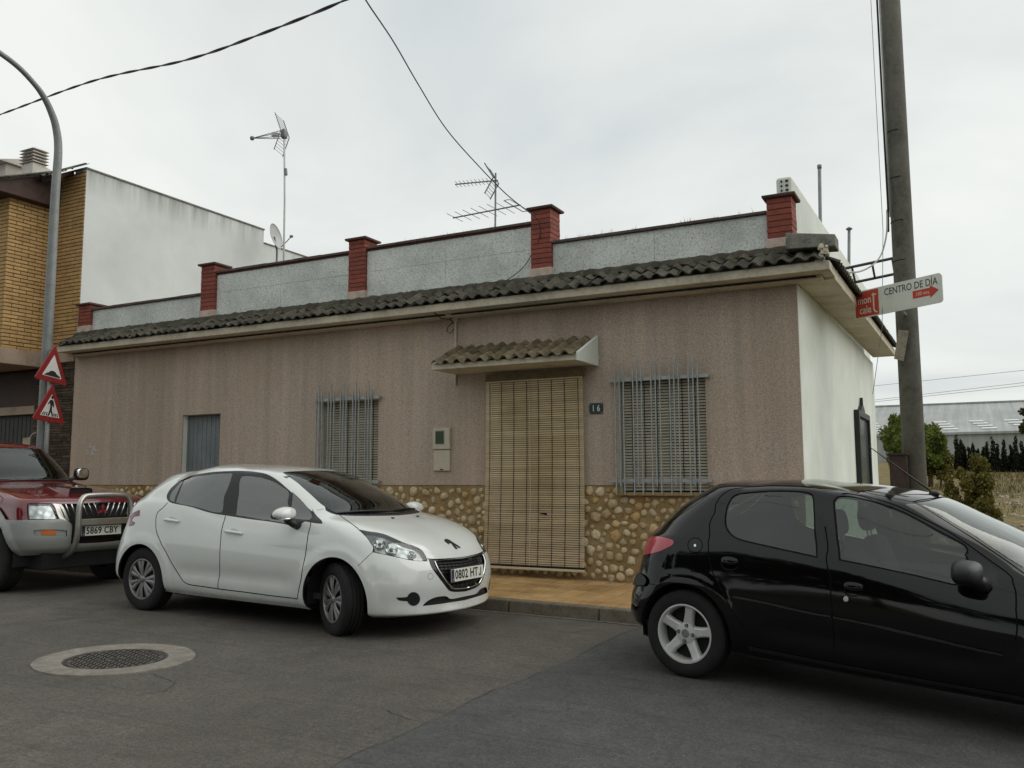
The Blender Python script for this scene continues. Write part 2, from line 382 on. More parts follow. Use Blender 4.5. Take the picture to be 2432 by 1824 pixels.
k = m.math('FRACT', m.math('ADD', m.math('MULTIPLY', m.n('ShaderNodeObjectInfo').outputs['Random'], 7.31), m.n('ShaderNodeNewGeometry').outputs['Random Per Island']))
f = m.noise(pw, 22, 5, .6); f2 = m.noise(pw, 110, 3)
col = m.ramp(k,[(0,(.34,.26,.14)),(.2,(.47,.395,.265)),(.42,(.39,.31,.19)),(.6,(.54,.475,.34)),(.78,(.42,.28,.12)),(.92,(.58,.52,.39)),(1,(.36,.30,.20))])
col = m.mix(1,col,m.ramp(f,[(.3,.72),(.55,1),(.75,1.18)]),'MULTIPLY'); col = m.mix(m.ramp(f2,[(.6,0),(.72,.35)]),col,(.2,.15,.09))
col = m.mix(1, col, (1.16,1.14,1.10), 'MULTIPLY'); m.bump(f,.25,.01); M_stone = m.set(col,.8,spec=.25)
m = NT('mossy_roof_tile'); p = m.pos(); f = m.noise(p, 5, 6, .7); f2 = m.noise(p, 38, 5, .7); oi = m.n('ShaderNodeObjectInfo').outputs['Random']
col = m.ramp(f,[(.3,(.038,.039,.030)),(.48,(.075,.070,.053)),(.62,(.115,.103,.076)),(.78,(.175,.145,.10))])
col = m.mix(m.ramp(f2,[(.5,0),(.68,.75)]),col,(.022,.024,.018)); col = m.mix(1,col,m.ramp(oi,[(0,.75),(1,1.25)]),'MULTIPLY')
f3 = m.noise(p, 13, 5, .7); col = m.mix(m.ramp(f3,[(.60,0),(.70,.4)]),col,(.19,.185,.145))
m.bump(f2,.6,.01); M_rtile = m.set(col,.92,spec=.2)
m = NT('canopy_tile'); p = m.pos(); f = m.noise(p, 7, 6, .7); f2 = m.noise(p, 45, 4, .7); oi = m.n('ShaderNodeObjectInfo').outputs['Random']
col = m.ramp(f,[(.3,(.07,.06,.038)),(.5,(.16,.13,.08)),(.7,(.26,.215,.14))]); col = m.mix(m.ramp(f2,[(.52,0),(.7,.7)]),col,(.05,.045,.028)); col = m.mix(1,col,m.ramp(oi,[(0,.75),(1,1.25)]),'MULTIPLY')
m.bump(f2,.6,.008); M_ctile = m.set(col,.92,spec=.2)
m = NT('grey_terrazzo'); p = m.pos(); f = m.noise(p, 60, 3, .7); f2 = m.noise(p, 2, 5, .6); f3 = m.noise(p, 130, 2, .7)
col = m.ramp(f,[(.33,(.22,.235,.215)),(.42,(.55,.575,.54)),(.6,(.70,.725,.685))]); col = m.mix(m.ramp(f3,[(.6,0),(.7,.5)]),col,(.24,.25,.23))
col = m.mix(1,col,m.ramp(f2,[(.3,.8),(.6,1.05)]),'MULTIPLY'); m.bump(f,.3,.004); M_terr = m.set(col,.8,spec=.2)
M_redb = pm('red_brick', (.235,.062,.042), .8, .2, 9, .4, 80, per=.22)
M_redj = pm('red_joint', (.085,.028,.022), .9, .2, 20)
M_cap = pm('pillar_cap', (.115,.062,.048), .9, .3, 9, .5, 50)
M_cop = pm('coping', (.10,.075,.065), .92, .35, 6, .5, 50)
M_galv = pm('galvanised_paint', (.34,.365,.36), .55, .18, 14, metal=.25)
M_slat = pm('shutter_slat', (.43,.395,.305), .7, .14, 5, per=.10)
M_dark = pm('dark_gap', (.02,.018,.015), .9, .2, 8)
M_greyd = pm('grey_door_paint', (.16,.185,.195), .6, .14, 5)
M_grey2 = pm('weathered_concrete', (.17,.165,.14), .92, .3, 8, .6, 50)

X0, X1, YF, YB = -13.38, -1.58, 9.6, 17.6
WT, ST = 3.47, 1.325
house = empty('house', (-5.4, 9.6, g(-5.4)+.17), 'single-storey house number 16 with pinkish granulated walls, pebble base and tiled eaves', 'house')
OPEN = dict(door=(-5.31,-4.15,-.1,2.66), small=(-10.77,-9.97,-.1,2.393), w1=(-8.06,-7.06,1.245,2.475), w2=(-3.63,-2.60,1.245,2.545))
def panel_with_openings(x0,x1,z0,z1,y0,y1,ops):
    xs = sorted({x0,x1,*[v for o in ops for v in o[:2] if x0<v<x1]}); zs = sorted({z0,z1,*[v for o in ops for v in o[2:] if z0<v<z1]})
    mb = MB()
    for a,b in zip(xs,xs[1:]):
        for c,d in zip(zs,zs[1:]):
            mx_,mz_ = (a+b)/2,(c+d)/2
            if any(o[0]<mx_<o[1] and o[2]<mz_<o[3] for o in ops): continue
            mb.box(a,b,y0,y1,c,d)
    return mb
ops = list(OPEN.values())
w = panel_with_openings(X0,X1,-.2,WT,YF,9.88,ops)
w.box(X0,X0+.28,9.88,YB,-.2,WT); w.box(X1-.28,X1,9.88,YB,-.2,WT+.06); w.box(X0+.28,X1-.28,YB-.28,YB,-.2,WT); w.box(X0+.28,X1-.28,9.88,YB-.28,3.3,3.46)
w.build('wall', M_white, house)
panel_with_openings(X0,X1-.002,ST,WT,YF-.022,YF-.001,ops).build('wall_cladding', M_facade, house)
panel_with_openings(X0,X1-.003,-.2,ST-.001,YF-.012,YF-.001,ops).build('stone_bed', M_mortar, house)
# small patch of faded paint scrawl on the cladding at the far end
rq = random.Random(40); mb = MB()
for k in range(16):
    a,L,cx_,cz_ = rq.uniform(0,6.28),rq.uniform(.02,.07),-12.87+rq.gauss(0,.05),1.90+rq.gauss(0,.05); u_,v_ = math.cos(a)*L,math.sin(a)*L; w_ = .004
    mb.add([(cx_-u_-v_/L*w_,YF-.0235,cz_-v_+u_/L*w_),(cx_-u_+v_/L*w_,YF-.0235,cz_-v_-u_/L*w_),(cx_+u_+v_/L*w_,YF-.0235,cz_+v_-u_/L*w_),(cx_+u_-v_/L*w_,YF-.0235,cz_+v_+u_/L*w_)],[(0,1,2,3)])
mb.build('paint_scrawl', pm('faded_paint',(.66,.66,.70),.9,.2,30), house)
# --- pebbles set in the base
def pebble_mesh(seed):
    rr = random.Random(seed); n = 9; V = [(0,0,1)]
    rad = [1+.18*rr.uniform(-1,1) for _ in range(n)]
    for ring,(q,h) in enumerate(((.62,.86),(1.0,.30),(1.0,-.4))):
        for k in range(n):
            a = 2*math.pi*(k+.5*(ring%2))/n; r_ = rad[k]*q*(1+.06*rr.uniform(-1,1)); V.append((r_*math.cos(a), r_*math.sin(a), h*(1+.12*rr.uniform(-1,1))))
    F = [(0,1+k,1+(k+1)%n) for k in range(n)]
    for r_ in (0,1):
        b = 1+r_*n; c = b+n; F += [(b+k,c+k,c+(k+1)%n,b+(k+1)%n) for k in range(n)]
    mb = MB(); mb.add([(x,-z*1.0,y) for x,y,z in V], F); return mb     # dome points to -Y
PEB = [pebble_mesh(i) for i in range(14)]; PEBM = [b.mesh('pebble', M_stone, smooth=50) for b in PEB]
rs = random.Random(11); placed = []; cells = {}
def fits(x,z,r):
    ci,cj = int(x//.2),int(z//.2)
    for i in range(ci-1,ci+2):
        for j in range(cj-1,cj+2):
            for (a,b,c) in cells.get((i,j),()):
                if (a-x)**2+(b-z)**2 < (.99*(c+r))**2: return False
    return True
for it in range(16000):
    r_ = rs.choice((.066,.060,.055,.05,.045,.04)) if it < 11000 else rs.uniform(.026,.038)
    x = rs.uniform(X0+.06,X1-.06); lo = g(x)+.185
    z = rs.uniform(lo+r_*.4, ST-.055)
    if any(o[0]-r_-.015 < x < o[1]+r_+.015 and o[2]-r_-.03 < z < o[3]+r_+.015 for o in (OPEN['small'],OPEN['w1'],OPEN['w2'])): continue
    if -5.31-r_ < x < -4.15+r_: continue
    if not fits(x,z,r_): continue
    cells.setdefault((int(x//.2),int(z//.2)),[]).append((x,z,r_)); placed.append((x,z,r_))
def seen(x,z):                 # stretch of the base that the parked cars leave open to the street
    s = 0
    if -7.2 < x < -5.3: s = 3 + z
    elif -4.1 < x < -2.9: s = 3.5 + z*.3
    elif -2.9 <= x < -2.0 and z > .75: s = 2.5
    elif x < -10.6 and z > 1.0: s = 2
    return s
placed.sort(key=lambda q: -(seen(q[0],q[1])*10+q[2]*40))
rest = MB()
for i,(x,z,r_) in enumerate(placed):
    b = rs.randrange(14); a = rs.uniform(0,6.28); e = rs.uniform(.72,1.0); dp = rs.uniform(.45,.75)*r_
    if i < 290: inst('stone', PEBM[b], house, (x,YF-.010,z), (0,a,0), (r_, dp, r_*e))
    else:
        ca,sa = math.cos(a),math.sin(a)
        rest.add([(x+(vx*r_)*ca+(vz*r_*e)*sa, YF-.010+vy*dp, z-(vx*r_)*sa+(vz*r_*e)*ca) for vx,vy,vz in PEB[b].v], PEB[b].f)
o = rest.build('stone_infill', M_stone, house, smooth=50); o['kind'] = 'stuff'
# doorstep under the blind, faced with pebbles
mb = MB(); mb.box(-5.309,-4.151,YF-.01,9.87,-.1,.30); step = mb.build('doorstep', M_mortar, house)
rs2 = random.Random(5); x = -5.27
while x < -4.18:
    r_ = rs2.uniform(.03,.045); inst('stone', PEBM[rs2.randrange(14)], step, (x,YF-.012,g(x)+.225+rs2.uniform(-.012,.03)), (0,rs2.uniform(0,6),0), (r_,r_*.5,r_*.85)); x += r_*2+rs2.uniform(.01,.05)
# --- front door behind the blind
mb = MB(); mb.box(-5.309,-4.151,9.78,9.84,.30,2.655); mb.box(-5.20,-4.74,9.765,9.785,.42,2.5); mb.box(-4.64,-4.25,9.765,9.785,.42,2.5)
mb.build('door', pm('door_wood',(.07,.04,.02),.6,.2,6), house, bevel=.005)
# --- small grey metal door at the far end
sdr = MB().box(-10.768,-9.972,9.70,9.72,.2,2.39).build('side_door', M_greyd, house)
for k in range(8):
    a = -10.74+k*.094; MB().box(a,a+.088,9.692,9.702,.24,2.37).build('door_panel', M_greyd, sdr, bevel=.003)
MB().box(-10.77,-10.735,9.68,9.70,.2,2.39).build('door_frame', M_greyd, sdr)
# --- roller shutters and grilles
def window(key, rails):
    x0,x1,z0,z1 = OPEN[key]
    win = MB().box(x0,x1,9.70,9.72,z0,z1).build('window', M_dark, house)
    sl = MB(); z = z0+.02; pitch = .034
    while z < z1-.02:
        sl.hexa([(x0+.01,9.655,z),(x1-.01,9.655,z),(x1-.01,9.69,z),(x0+.01,9.69,z),(x0+.01,9.668,z+pitch*.74),(x1-.01,9.668,z+pitch*.74),(x1-.01,9.69,z+pitch*.74),(x0+.01,9.69,z+pitch*.74)]); z += pitch
    o = sl.build('shutter_slats', M_slat, win); o['kind'] = 'stuff'
    fr = MB()
    for cx_ in np.linspace(x0+.14,x1-.14,6): fr.box(cx_-.003,cx_+.003,9.649,9.656,z0+.01,z1-.01)
    fr.build('shutter_cords', M_dark, win)
    MB().box(x0-.01,x1+.01,9.52,9.60,z0-.035,z0-.004).build('sill', M_mortar, win)
    gr = MB().box(x0-.085,x1+.055,9.515,9.535,rails[0]-.02,rails[0]+.02).build('grille', M_galv, house)
    MB().box(x0-.085,x1+.055,9.515,9.535,rails[1]-.02,rails[1]+.02).build('rail', M_galv, gr)
    for rz in rails:
        for xe in (x0-.075,x1+.045): MB().box(xe-.012,xe+.012,9.536,9.578,rz-.012,rz+.012).build('bracket', M_galv, gr)
    L = x1-x0+.06; nb = 0
    for q in range(5):
        for t in range(3):
            xb = x0-.05+(q+.18+.235*t+.0)*L/5*1.0
            mid = t == 1
            top = z1+(.235 if mid else .13); bot = z0+(.075 if mid else -.03)
            MB().box(xb-.0065,xb+.0065,9.497,9.514,bot,top).build('bar', M_galv, gr, bevel=.002); nb += 1
window('w1',(2.50,1.375)); window('w2',(2.535,1.378))
# --- eaves slab, soffit and fascia, returning round the corner
MB().box(-13.34,-1.19,9.20,9.577,3.505,3.60).box(-13.34,-1.3,9.40,9.577,3.465,3.505).build('eaves', M_cream, house, bevel=.006)
mb = MB(); mb.hexa([(-1.578,9.58,3.48),(-1.19,9.58,3.48),(-1.19,17.6,3.64),(-1.578,17.6,3.64),(-1.578,9.58,3.60),(-1.19,9.58,3.60),(-1.19,17.6,3.76),(-1.578,17.6,3.76)])
mb.build('side_eaves', M_cream, house, bevel=.006)
mb = MB(); mb.prism([(9.21,3.602),(9.598,3.602),(9.598,3.82)], lambda u,v,w:(w,u,v), -13.34, -1.25); mb.build('tile_bed', M_grey2, house)
mb = MB(); mb.hexa([(-1.578,9.60,3.602),(-1.20,9.60,3.602),(-1.20,17.6,3.762),(-1.578,17.6,3.762),(-1.578,9.60,3.82),(-1.56,9.60,3.82),(-1.56,17.6,3.98),(-1.578,17.6,3.98)]); mb.build('tile_bed', M_grey2, house)
# --- roof tiles
def tile_mesh(wd, ln, mat, hgt=.052, th=.014):
    mb = MB(); n = 9; P = []
    for i in range(n):
        t = i/(n-1); x = (t-.5)*wd*1.06
        z = hgt*math.sin(math.pi*min(1,t/.62)) if t < .62 else -.010*math.sin(math.pi*(t-.62)/.38)
        P.append((x,z))
    for y in (0,ln):
        sc = 1 if y == 0 else .94
        mb.v += [(x*sc,y,z*sc+.012) for x,z in P]
    mb.v += [(x,0,z-th+.012) for x,z in P]
    mb.f = [(i,i+1,n+i+1,n+i) for i in range(n-1)]+[(2*n+i,2*n+i+1,i+1,i) for i in range(n-1)]; mb.m=[0]*len(mb.f)
    return mb.mesh('roof_tile', mat, smooth=40)
TM = tile_mesh(.152,.36,M_rtile,.031); al = math.atan2(.205,.42)
roof = MB().box(-13.3,-1.7,9.75,17.5,3.46,3.56).build('roof', M_grey2, house)
rt = random.Random(21)
ncol = 80
for i in range(ncol):
    x = -13.32+.151*(i+.5)
    sag = .012*noise.noise((x*.6,0,0))
    for s_ in (0,.225):
        if s_ and abs(x+1.72) < .2: pass
        y,z = 9.150+s_*math.cos(al), 3.612+s_*math.sin(al)+ (.014 if s_ else 0)+sag
        inst('tile', TM, roof, (x+rt.uniform(-.009,.009),y+rt.uniform(-.022,.018),z+rt.uniform(-.009,.007)), (al+rt.uniform(-.05,.05),rt.uniform(-.08,.08),rt.uniform(-.06,.06)))
for i in range(53):
    y = 9.45+.153*i; zz = 3.60+.02*(y-9.58)
    inst('tile', TM, roof, (-1.125,y,zz+rt.uniform(-.004,.004)), (al*.95,rt.uniform(-.04,.04),math.pi/2+rt.uniform(-.03,.03)))
# ragged mortar where the tiles run under the parapet
mb = MB(); NX = 420
for i in range(NX+1):
    x = -13.3+11.7*i/NX; q = noise.noise((x*4,1,0))*.5+noise.noise((x*17,2,0))*.5
    mb.v += [(x,9.46+.03*q,3.80),(x,9.485+.035*q,3.862+.03*q),(x,9.55+.02*q,3.895+.022*noise.noise((x*9,5,0))),(x,9.614,3.90+.016*noise.noise((x*12,7,0)))]
mb.f = [(4*i+k,4*i+4+k,4*i+5+k,4*i+1+k) for i in range(NX) for k in range(3)]; mb.m = [0]*len(mb.f)
mb.build('mortar_flashing', M_rtile, house, smooth=60)
# corner: grey ridge block, broken mortar
MB().hexa([(-1.62,9.22,3.77),(-1.13,9.22,3.745),(-1.13,9.50,3.745),(-1.62,9.50,3.77),(-1.62,9.25,3.955),(-1.13,9.25,3.875),(-1.13,9.50,3.875),(-1.62,9.50,3.955)]).build('ridge_block', M_grey2, house, bevel=.01)
mb = MB(); rk = random.Random(2)
for k in range(9):
    cx_,cz_ = -1.27+rk.uniform(-.05,.06), 3.66+rk.uniform(-.06,.1); s_ = rk.uniform(.016,.034)
    mb.hexa([(cx_-s_,9.19+rk.uniform(0,.03),cz_-s_),(cx_+s_,9.20,cz_-s_*1.1),(cx_+s_,9.3,cz_-s_),(cx_-s_,9.3,cz_-s_),(cx_-s_*.7,9.21,cz_+s_),(cx_+s_*.8,9.22,cz_+s_*.8),(cx_+s_*.7,9.3,cz_+s_),(cx_-s_*.7,9.3,cz_+s_)])
mb.build('broken_mortar', M_cream, house, bevel=.012)
# --- parapet: pillars, panels and copings
PIL = [(-13.32,-13.03,4.34),(-10.45,-10.165,4.69),(-7.59,-7.31,4.715),(-4.745,-4.47,4.735),(-1.865,-1.595,4.44)]
for (a,b,zt) in PIL:
    pil = MB().box(a+.006,b-.006,9.556,9.83,3.60,zt).build('pillar', M_redj, house)
    n = max(5,int(round((zt-3.985)/.062))); h = (zt-3.985)/n
    for k in range(n):
        z = 3.985+k*h; MB().box(a+rt.uniform(0,.004),b-rt.uniform(0,.004),9.548+rt.uniform(0,.004),9.838,z+.004,z+h-.004).build('brick', M_redb, pil, bevel=.004)
    MB().box(a-.012,b+.012,9.540,9.84,3.80,3.99).build('plaster_base', pm('pink_plaster',(.50,.40,.34),.9,.2,9), pil, bevel=.01)
    mb = MB(); mb.hexa([(a-.038,9.515,zt),(b+.038,9.515,zt),(b+.038,9.875,zt),(a-.038,9.875,zt),(a-.045,9.505,zt+.03),(b+.045,9.505,zt+.03),(b+.045,9.885,zt+.03),(a-.045,9.885,zt+.03)])
    mb.hexa([(a-.043,9.507,zt+.0305),(b+.043,9.507,zt+.0305),(b+.043,9.883,zt+.0305),(a-.043,9.883,zt+.0305),(a+.05,9.60,zt+.055),(b-.05,9.60,zt+.055),(b-.05,9.79,zt+.055),(a+.05,9.79,zt+.055)])
    mb.build('cap', M_cap, pil, bevel=.008)
    # lump of mortar where the pillar meets the tiles
    mb = MB()
    for q in range(5):
        c = a+(b-a)*(q+.5)/5; mb.add([(c+vx*.045,9.51+vy*.045+.02,3.83+vz*.04) for vx,vy,vz in PEB[q].v], PEB[q].f)
    mb.build('mortar_lump', M_grey2, pil, smooth=50)
for i,zt in enumerate((4.245,4.535,4.55,4.285)):
    a,b = PIL[i][1], PIL[i+1][0]
    par = MB().box(a,b,9.63,9.78,3.6,zt).build('parapet', M_white, house)
    n = 2; 
    for k in range(n):
        xa = a+(b-a)*k/n; xb = a+(b-a)*(k+1)/n
        zm = 4.255
        for za,zb in (((3.75,zm),(zm,zt)) if zt > 4.4 else ((3.75,zt),)):
            MB().box(xa+.002,xb-.002,9.612,9.629,za+.0015,zb-.0015).build('panel', M_terr, par)
    # red course under the coping, then the coping stones
    if zt > 4.4: MB().box(a,b,9.60,9.79,zt,zt+.022).build('red_course', M_redj, par)
    z0_ = zt+.022 if zt > 4.4 else zt
    nn = 5
    for k in range(nn):
        xa = a+(b-a)*k/nn; xb = a+(b-a)*(k+1)/nn
        MB().box(xa+.002,xb-.002,9.575,9.82,z0_+rt.uniform(0,.004),z0_+.036+rt.uniform(0,.005)).build('coping', M_cop, par, bevel=.006)
# taller white wall along the side of the terrace, its near end showing the hollow bricks
mb = MB(); mb.hexa([(-1.90,10.35,3.5),(-1.72,10.35,3.5),(-1.72,18.7,3.5),(-1.90,18.7,3.5),(-1.90,10.35,4.93),(-1.72,10.35,4.93),(-1.72,18.7,5.18),(-1.90,18.7,5.18)])
tw = mb.build('terrace_wall', M_white, house, bevel=.03)
mb = MB()
for k in range(4):
    for q in range(2): mb.box(-1.845+q*.055,-1.815+q*.055-.012*(1-q),10.338,10.349,4.70+k*.055,4.722+k*.055)
mb.build('brick_holes', M_dark, tw)
# --- canopy over the door
can = MB(); can.prism([(9.0,2.735),(9.58,2.735),(9.58,3.02),(9.0,2.80)], lambda u,v,w:(w,u,v), -5.84, -3.905)
cano = can.build('canopy', M_cream, house, bevel=.006)
MB().prism([(8.985,2.725),(9.577,2.725),(9.577,3.09),(8.985,2.825)], lambda u,v,w:(w,u,v), -3.903, -3.868).build('cheek', M_white, cano, bevel=.005)
CT = tile_mesh(.155,.36,M_ctile,.044,.013); ac = math.atan2(.235,.58)
for i in range(12):
    x = -5.815+.158*(i+.5)
    for s_ in (0,.30):
        inst('tile', CT, cano, (x+rt.uniform(-.005,.005), 8.955+s_*math.cos(ac)+rt.uniform(-.01,.01), 2.795+s_*math.sin(ac)+(.012 if s_ else 0)), (ac+rt.uniform(-.03,.03),rt.uniform(-.05,.05),rt.uniform(-.03,.03)))
# conduit and wires by the canopy
mb = MB(); mb.tube([(-5.84,9.56,3.46),(-5.84,9.56,2.60)],.016,8); mb.box(-5.875,-5.805,9.54,9.58,3.42,3.50); mb.build('conduit', M_cream, house, smooth=40)
mb = MB(); mb.tube([(-5.98,9.3,3.58),(-5.96,9.24,3.50),(-5.93,9.35,3.44),(-5.88,9.5,3.45),(-5.86,9.54,3.40)],.008,6)
mb.tube([(-5.86,9.54,3.42),(-5.93,9.52,3.36),(-5.95,9.52,3.30),(-5.90,9.53,3.27),(-5.86,9.55,3.33)],.006,6)
mb.tube([(-13.2,9.39,3.488),(-5.9,9.39,3.488),(-5.86,9.5,3.46)],.009,6); mb.tube([(-5.8,9.39,3.488),(-1.35,9.39,3.488)],.009,6); mb.build('wiring', M_dark, house)

# ------------------------------------------------------------------ things fixed on or hung against the house
M_tree = pm('meter_cover', (.47,.43,.33), .6, .08, 4)
mt = empty('meter_box', (-6.04,9.58,1.5), 'cream two-part utility meter box with small window on the house wall', 'meter box')
MB().box(-6.16,-5.915,9.548,9.577,1.505,1.775).build('cover', M_tree, mt, bevel=.008)
up = MB().box(-6.165,-5.91,9.530,9.577,1.78,2.055).build('upper_box', M_tree, mt, bevel=.008)
MB().box(-6.122,-5.985,9.5265,9.5295,1.845,2.02).build('window_frame', pm('grey_rim',(.2,.2,.17),.6), up)
MB().box(-6.112,-5.995,9.524,9.5262,1.855,2.01).build('window_pane', pm('meter_glass',(.055,.075,.05),.15,.1,6), up)
MB().box(-6.06,-6.01,9.546,9.5478,1.515,1.53).build('latch', M_dark, mt)
def text(body, size, mat, name, parent, fn, sx=1.0, ext=.002, bold=0, local=False, space=1.0):
    """flat lettering as a thin mesh; fn maps (u right, v up, w outwards) to xyz; origin at the text's centre"""
    cu = bpy.data.curves.new(name, 'FONT'); cu.body = body; cu.size = size; cu.align_x = 'CENTER'; cu.align_y = 'CENTER'; cu.extrude = ext; cu.offset = bold; cu.space_character = space
    cu.resolution_u = 3
    t = bpy.data.objects.new('t', cu); COL.objects.link(t); dg = bpy.context.evaluated_depsgraph_get()
    me = bpy.data.meshes.new_from_object(t.evaluated_get(dg)); bpy.data.objects.remove(t)
    for v in me.vertices: v.co = fn(v.co.x*sx, v.co.y, v.co.z)
    me.materials.clear(); me.materials.append(mat)
    o = bpy.data.objects.new(name, me); COL.objects.link(o); adopt(o, parent, local); return o
M_wpaint = pm('white_lettering', (.62,.64,.58), .6, .05, 9)
num = empty('number_plate', (-3.907,9.575,2.15), 'dark green enamel house number plate reading 16 beside the door blind', 'number plate')
MB().box(-3.994,-3.82,9.566,9.577,2.157,2.287).build('plate', pm('enamel',(.022,.045,.042),.35,.15,8), num, bevel=.004)
text('1 6', .105, M_wpaint, 'digits', num, lambda u,v,w:(-3.907+u, 9.5645-w, 2.222+v), .8, .001, .001)
mb = MB()
for xx in (-3.982,-3.832):
    for zz in (2.169,2.275): mb.box(xx-.004,xx+.004,9.562,9.566,zz-.004,zz+.004)
mb.build('screws', M_wpaint, num)
# hanging blind in front of the door
bl = empty('door_blind', (-4.69,9.5,.36), 'long tan slatted roll-up blind hanging in front of the house door', 'blind')
m = NT('tan_blind'); p = m.pos(); f = m.noise(m.pos((.6,1,8)), 3.0, 5, .6); f2 = m.noise(p, 1.6, 4); ri = m.n('ShaderNodeNewGeometry').outputs['Random Per Island']
col = m.ramp(f2,[(.35,(.53,.42,.245)),(.5,(.62,.505,.315)),(.68,(.68,.57,.38))])
sz = m.n('ShaderNodeSeparateXYZ'); m.l(p, sz.inputs[0])
col = m.mix(m.ramp(m.math('MULTIPLY_ADD', sz.outputs[2], .5, -.15),[(.1,.55),(.55,0)]), col, (.68,.58,.43))   # paler towards the bottom
col = m.mix(1,col,m.ramp(ri,[(0,.86),(1,1.1)]),'MULTIPLY'); col = m.mix(1,col,m.ramp(f,[(.3,.85),(.7,1.08)]),'MULTIPLY'); M_blind = m.set(col,.75,spec=.25)
sl = MB(); nS = 86; z0_,z1_ = .385,2.60
for k in range(nS):
    t = k/(nS-1); z = z0_+(z1_-z0_)*t; bow = .012*math.sin(math.pi*t)-.06*(1-t)**2
    y = 9.52+bow+.003*noise.noise((0,0,k*.7)); xl = -5.375+.012*(t)+.004*noise.noise((1,0,k)); xr = -4.035-.02*t+.004*noise.noise((2,0,k)); h = (z1_-z0_)/nS*.72/2
    sl.hexa([(xl,y-.002,z-h),(xr,y-.002,z-h),(xr,y+.006,z-h),(xl,y+.006,z-h),(xl,y-.006,z+h),(xr,y-.006,z+h),(xr,y+.002,z+h),(xl,y+.002,z+h)])
o = sl.build('slats', M_blind, bl); o['kind'] = 'stuff'
cd = MB()
for q,fx in enumerate((.045,.17,.30,.435,.555,.69,.82,.955)):
    P = []
    for k in range(24):
        t = k/23; P.append((-5.375+.012*t+fx*(1.34-.03*t)+.004*noise.noise((q*3,0,t*4)), 9.508+.012*math.sin(math.pi*t)-.06*(1-t)**2, z0_-.01+(z1_-z0_)*t))
    cd.tube(P,.0035,4)
cd.build('cords', M_dark, bl)
MB().tube([(-4.73,9.44,.38),(-4.74,9.495,1.2),(-4.75,9.508,2.6)],.004,5).build('pull_cord', M_cream, bl)
MB().tube([(-5.38,9.462,.372),(-4.03,9.462,.372)],.013,8).build('bottom_rod', M_dark, bl)
MB().box(-5.385,-4.03,9.445,9.475,.325,.355).build('bottom_rail', M_blind, bl, bevel=.006)
MB().box(-5.37,-4.045,9.515,9.56,2.60,2.70).build('head_rail', pm('head_rail',(.16,.125,.07),.8,.2,8), bl)
mb = MB(); mb.hexa([(-4.60,9.452,.985),(-4.50,9.452,.975),(-4.50,9.46,.975),(-4.60,9.46,.985),(-4.60,9.45,.993),(-4.51,9.45,.998),(-4.51,9.46,.998),(-4.60,9.46,.993)]); mb.build('tear', M_dark, bl)
# glazed notice case on the white side wall
nc = empty('notice_case', (-1.57,15,1.2), 'tall dark framed glass notice case with pointed finial on the white side wall', 'notice case')
M_fr = pm('dark_green_iron', (.018,.022,.02), .5, .15, 9)
ya,yb,za,zb = 14.18,15.75,.75,2.43
mb = MB(); mb.box(-1.578,-1.50,ya,ya+.10,za,zb); mb.box(-1.578,-1.50,yb-.10,yb,za,zb); mb.box(-1.578,-1.50,ya+.1,yb-.1,zb-.10,zb); mb.box(-1.578,-1.50,ya+.1,yb-.1,za,za+.1); mb.build('frame', M_fr, nc, bevel=.01)
MB().box(-1.575,-1.54,ya+.1,yb-.1,za+.1,zb-.1).build('pane', pm('notice_glass',(.10,.115,.105),.12,.12,3), nc)
mb = MB(); yc = (ya+yb)/2; mb.prism([(yc-.30,zb),(yc+.30,zb),(yc+.22,zb+.05),(yc+.14,zb+.09),(yc+.04,zb+.12),(yc,zb+.24),(yc-.04,zb+.12),(yc-.14,zb+.09),(yc-.22,zb+.05)], lambda u,v,w:(w,u,v), -1.57,-1.52); mb.build('finial', M_fr, nc)
# tufts of dry weed rooted along the copings
rg = random.Random(8); mb = MB()
for k in range(90):
    x = rg.uniform(-7.2,-1.9) if k < 80 else rg.uniform(-10,-7.7); zt = 4.60 if -10<x<-4.75 else 4.32
    if any(a-.06<x<b+.06 for a,b,_ in PIL): continue
    if noise.noise((x*1.5,0,0)) < -.1: continue
    for q in range(3):
        a = rg.uniform(0,6.28); h = rg.uniform(.03,.10); d = rg.uniform(0,.05); y = 9.7+rg.uniform(-.1,.1); w_ = .003
        mb.add([(x-w_,y,zt-.01),(x+w_,y,zt-.01),(x+d*math.cos(a),y+d*math.sin(a),zt+h)],[(0,1,2)])
tag(mb.build('dry_weeds', pm('dry_weed',(.20,.19,.10),.9,.2,9)), 'dry weeds sprouting along the top of the roof parapet', 'weeds', kind='stuff')
# ------------------------------------------------------------------ neighbouring building: yellow brick front, white party wall
M_ybrick = pm('yellow_brick', (.47,.30,.125), .8, .12, 6, .3, 70, per=.16)
M_yjoint = pm('brown_mortar', (.11,.062,.028), .95, .2, 14)
m = NT('weathered_white_wall'); p = m.pos(); f = m.noise(p, .9, 6, .62); st = m.noise(m.pos((1.4,1.4,.12)), 2.0, 5, .65); fine = m.noise(p, 45, 4)
sx = m.n('ShaderNodeSeparateXYZ'); m.l(p, sx.inputs[0])
col = m.ramp(f,[(.3,(.53,.55,.53)),(.5,(.59,.61,.59)),(.7,(.64,.66,.64))])
rim = m.math('MULTIPLY', m.ramp(m.math('MULTIPLY_ADD', sx.outputs[2], 1.0, -5.75),[(.55,0),(1.04,1)]), m.ramp(st,[(.40,0),(.62,1)]))      # soot and lichen run down from the rim
col = m.mix(m.math('MULTIPLY', rim, .6), col, (.16,.165,.15)); col = m.mix(m.ramp(st,[(.58,0),(.85,.22)]), col, (.33,.34,.31))
m.bump(fine,.25,.008); M_wwall = m.set(col,.9,spec=.15)
M_pale = pm('pale_render', (.55,.52,.48), .85, .12, 3)
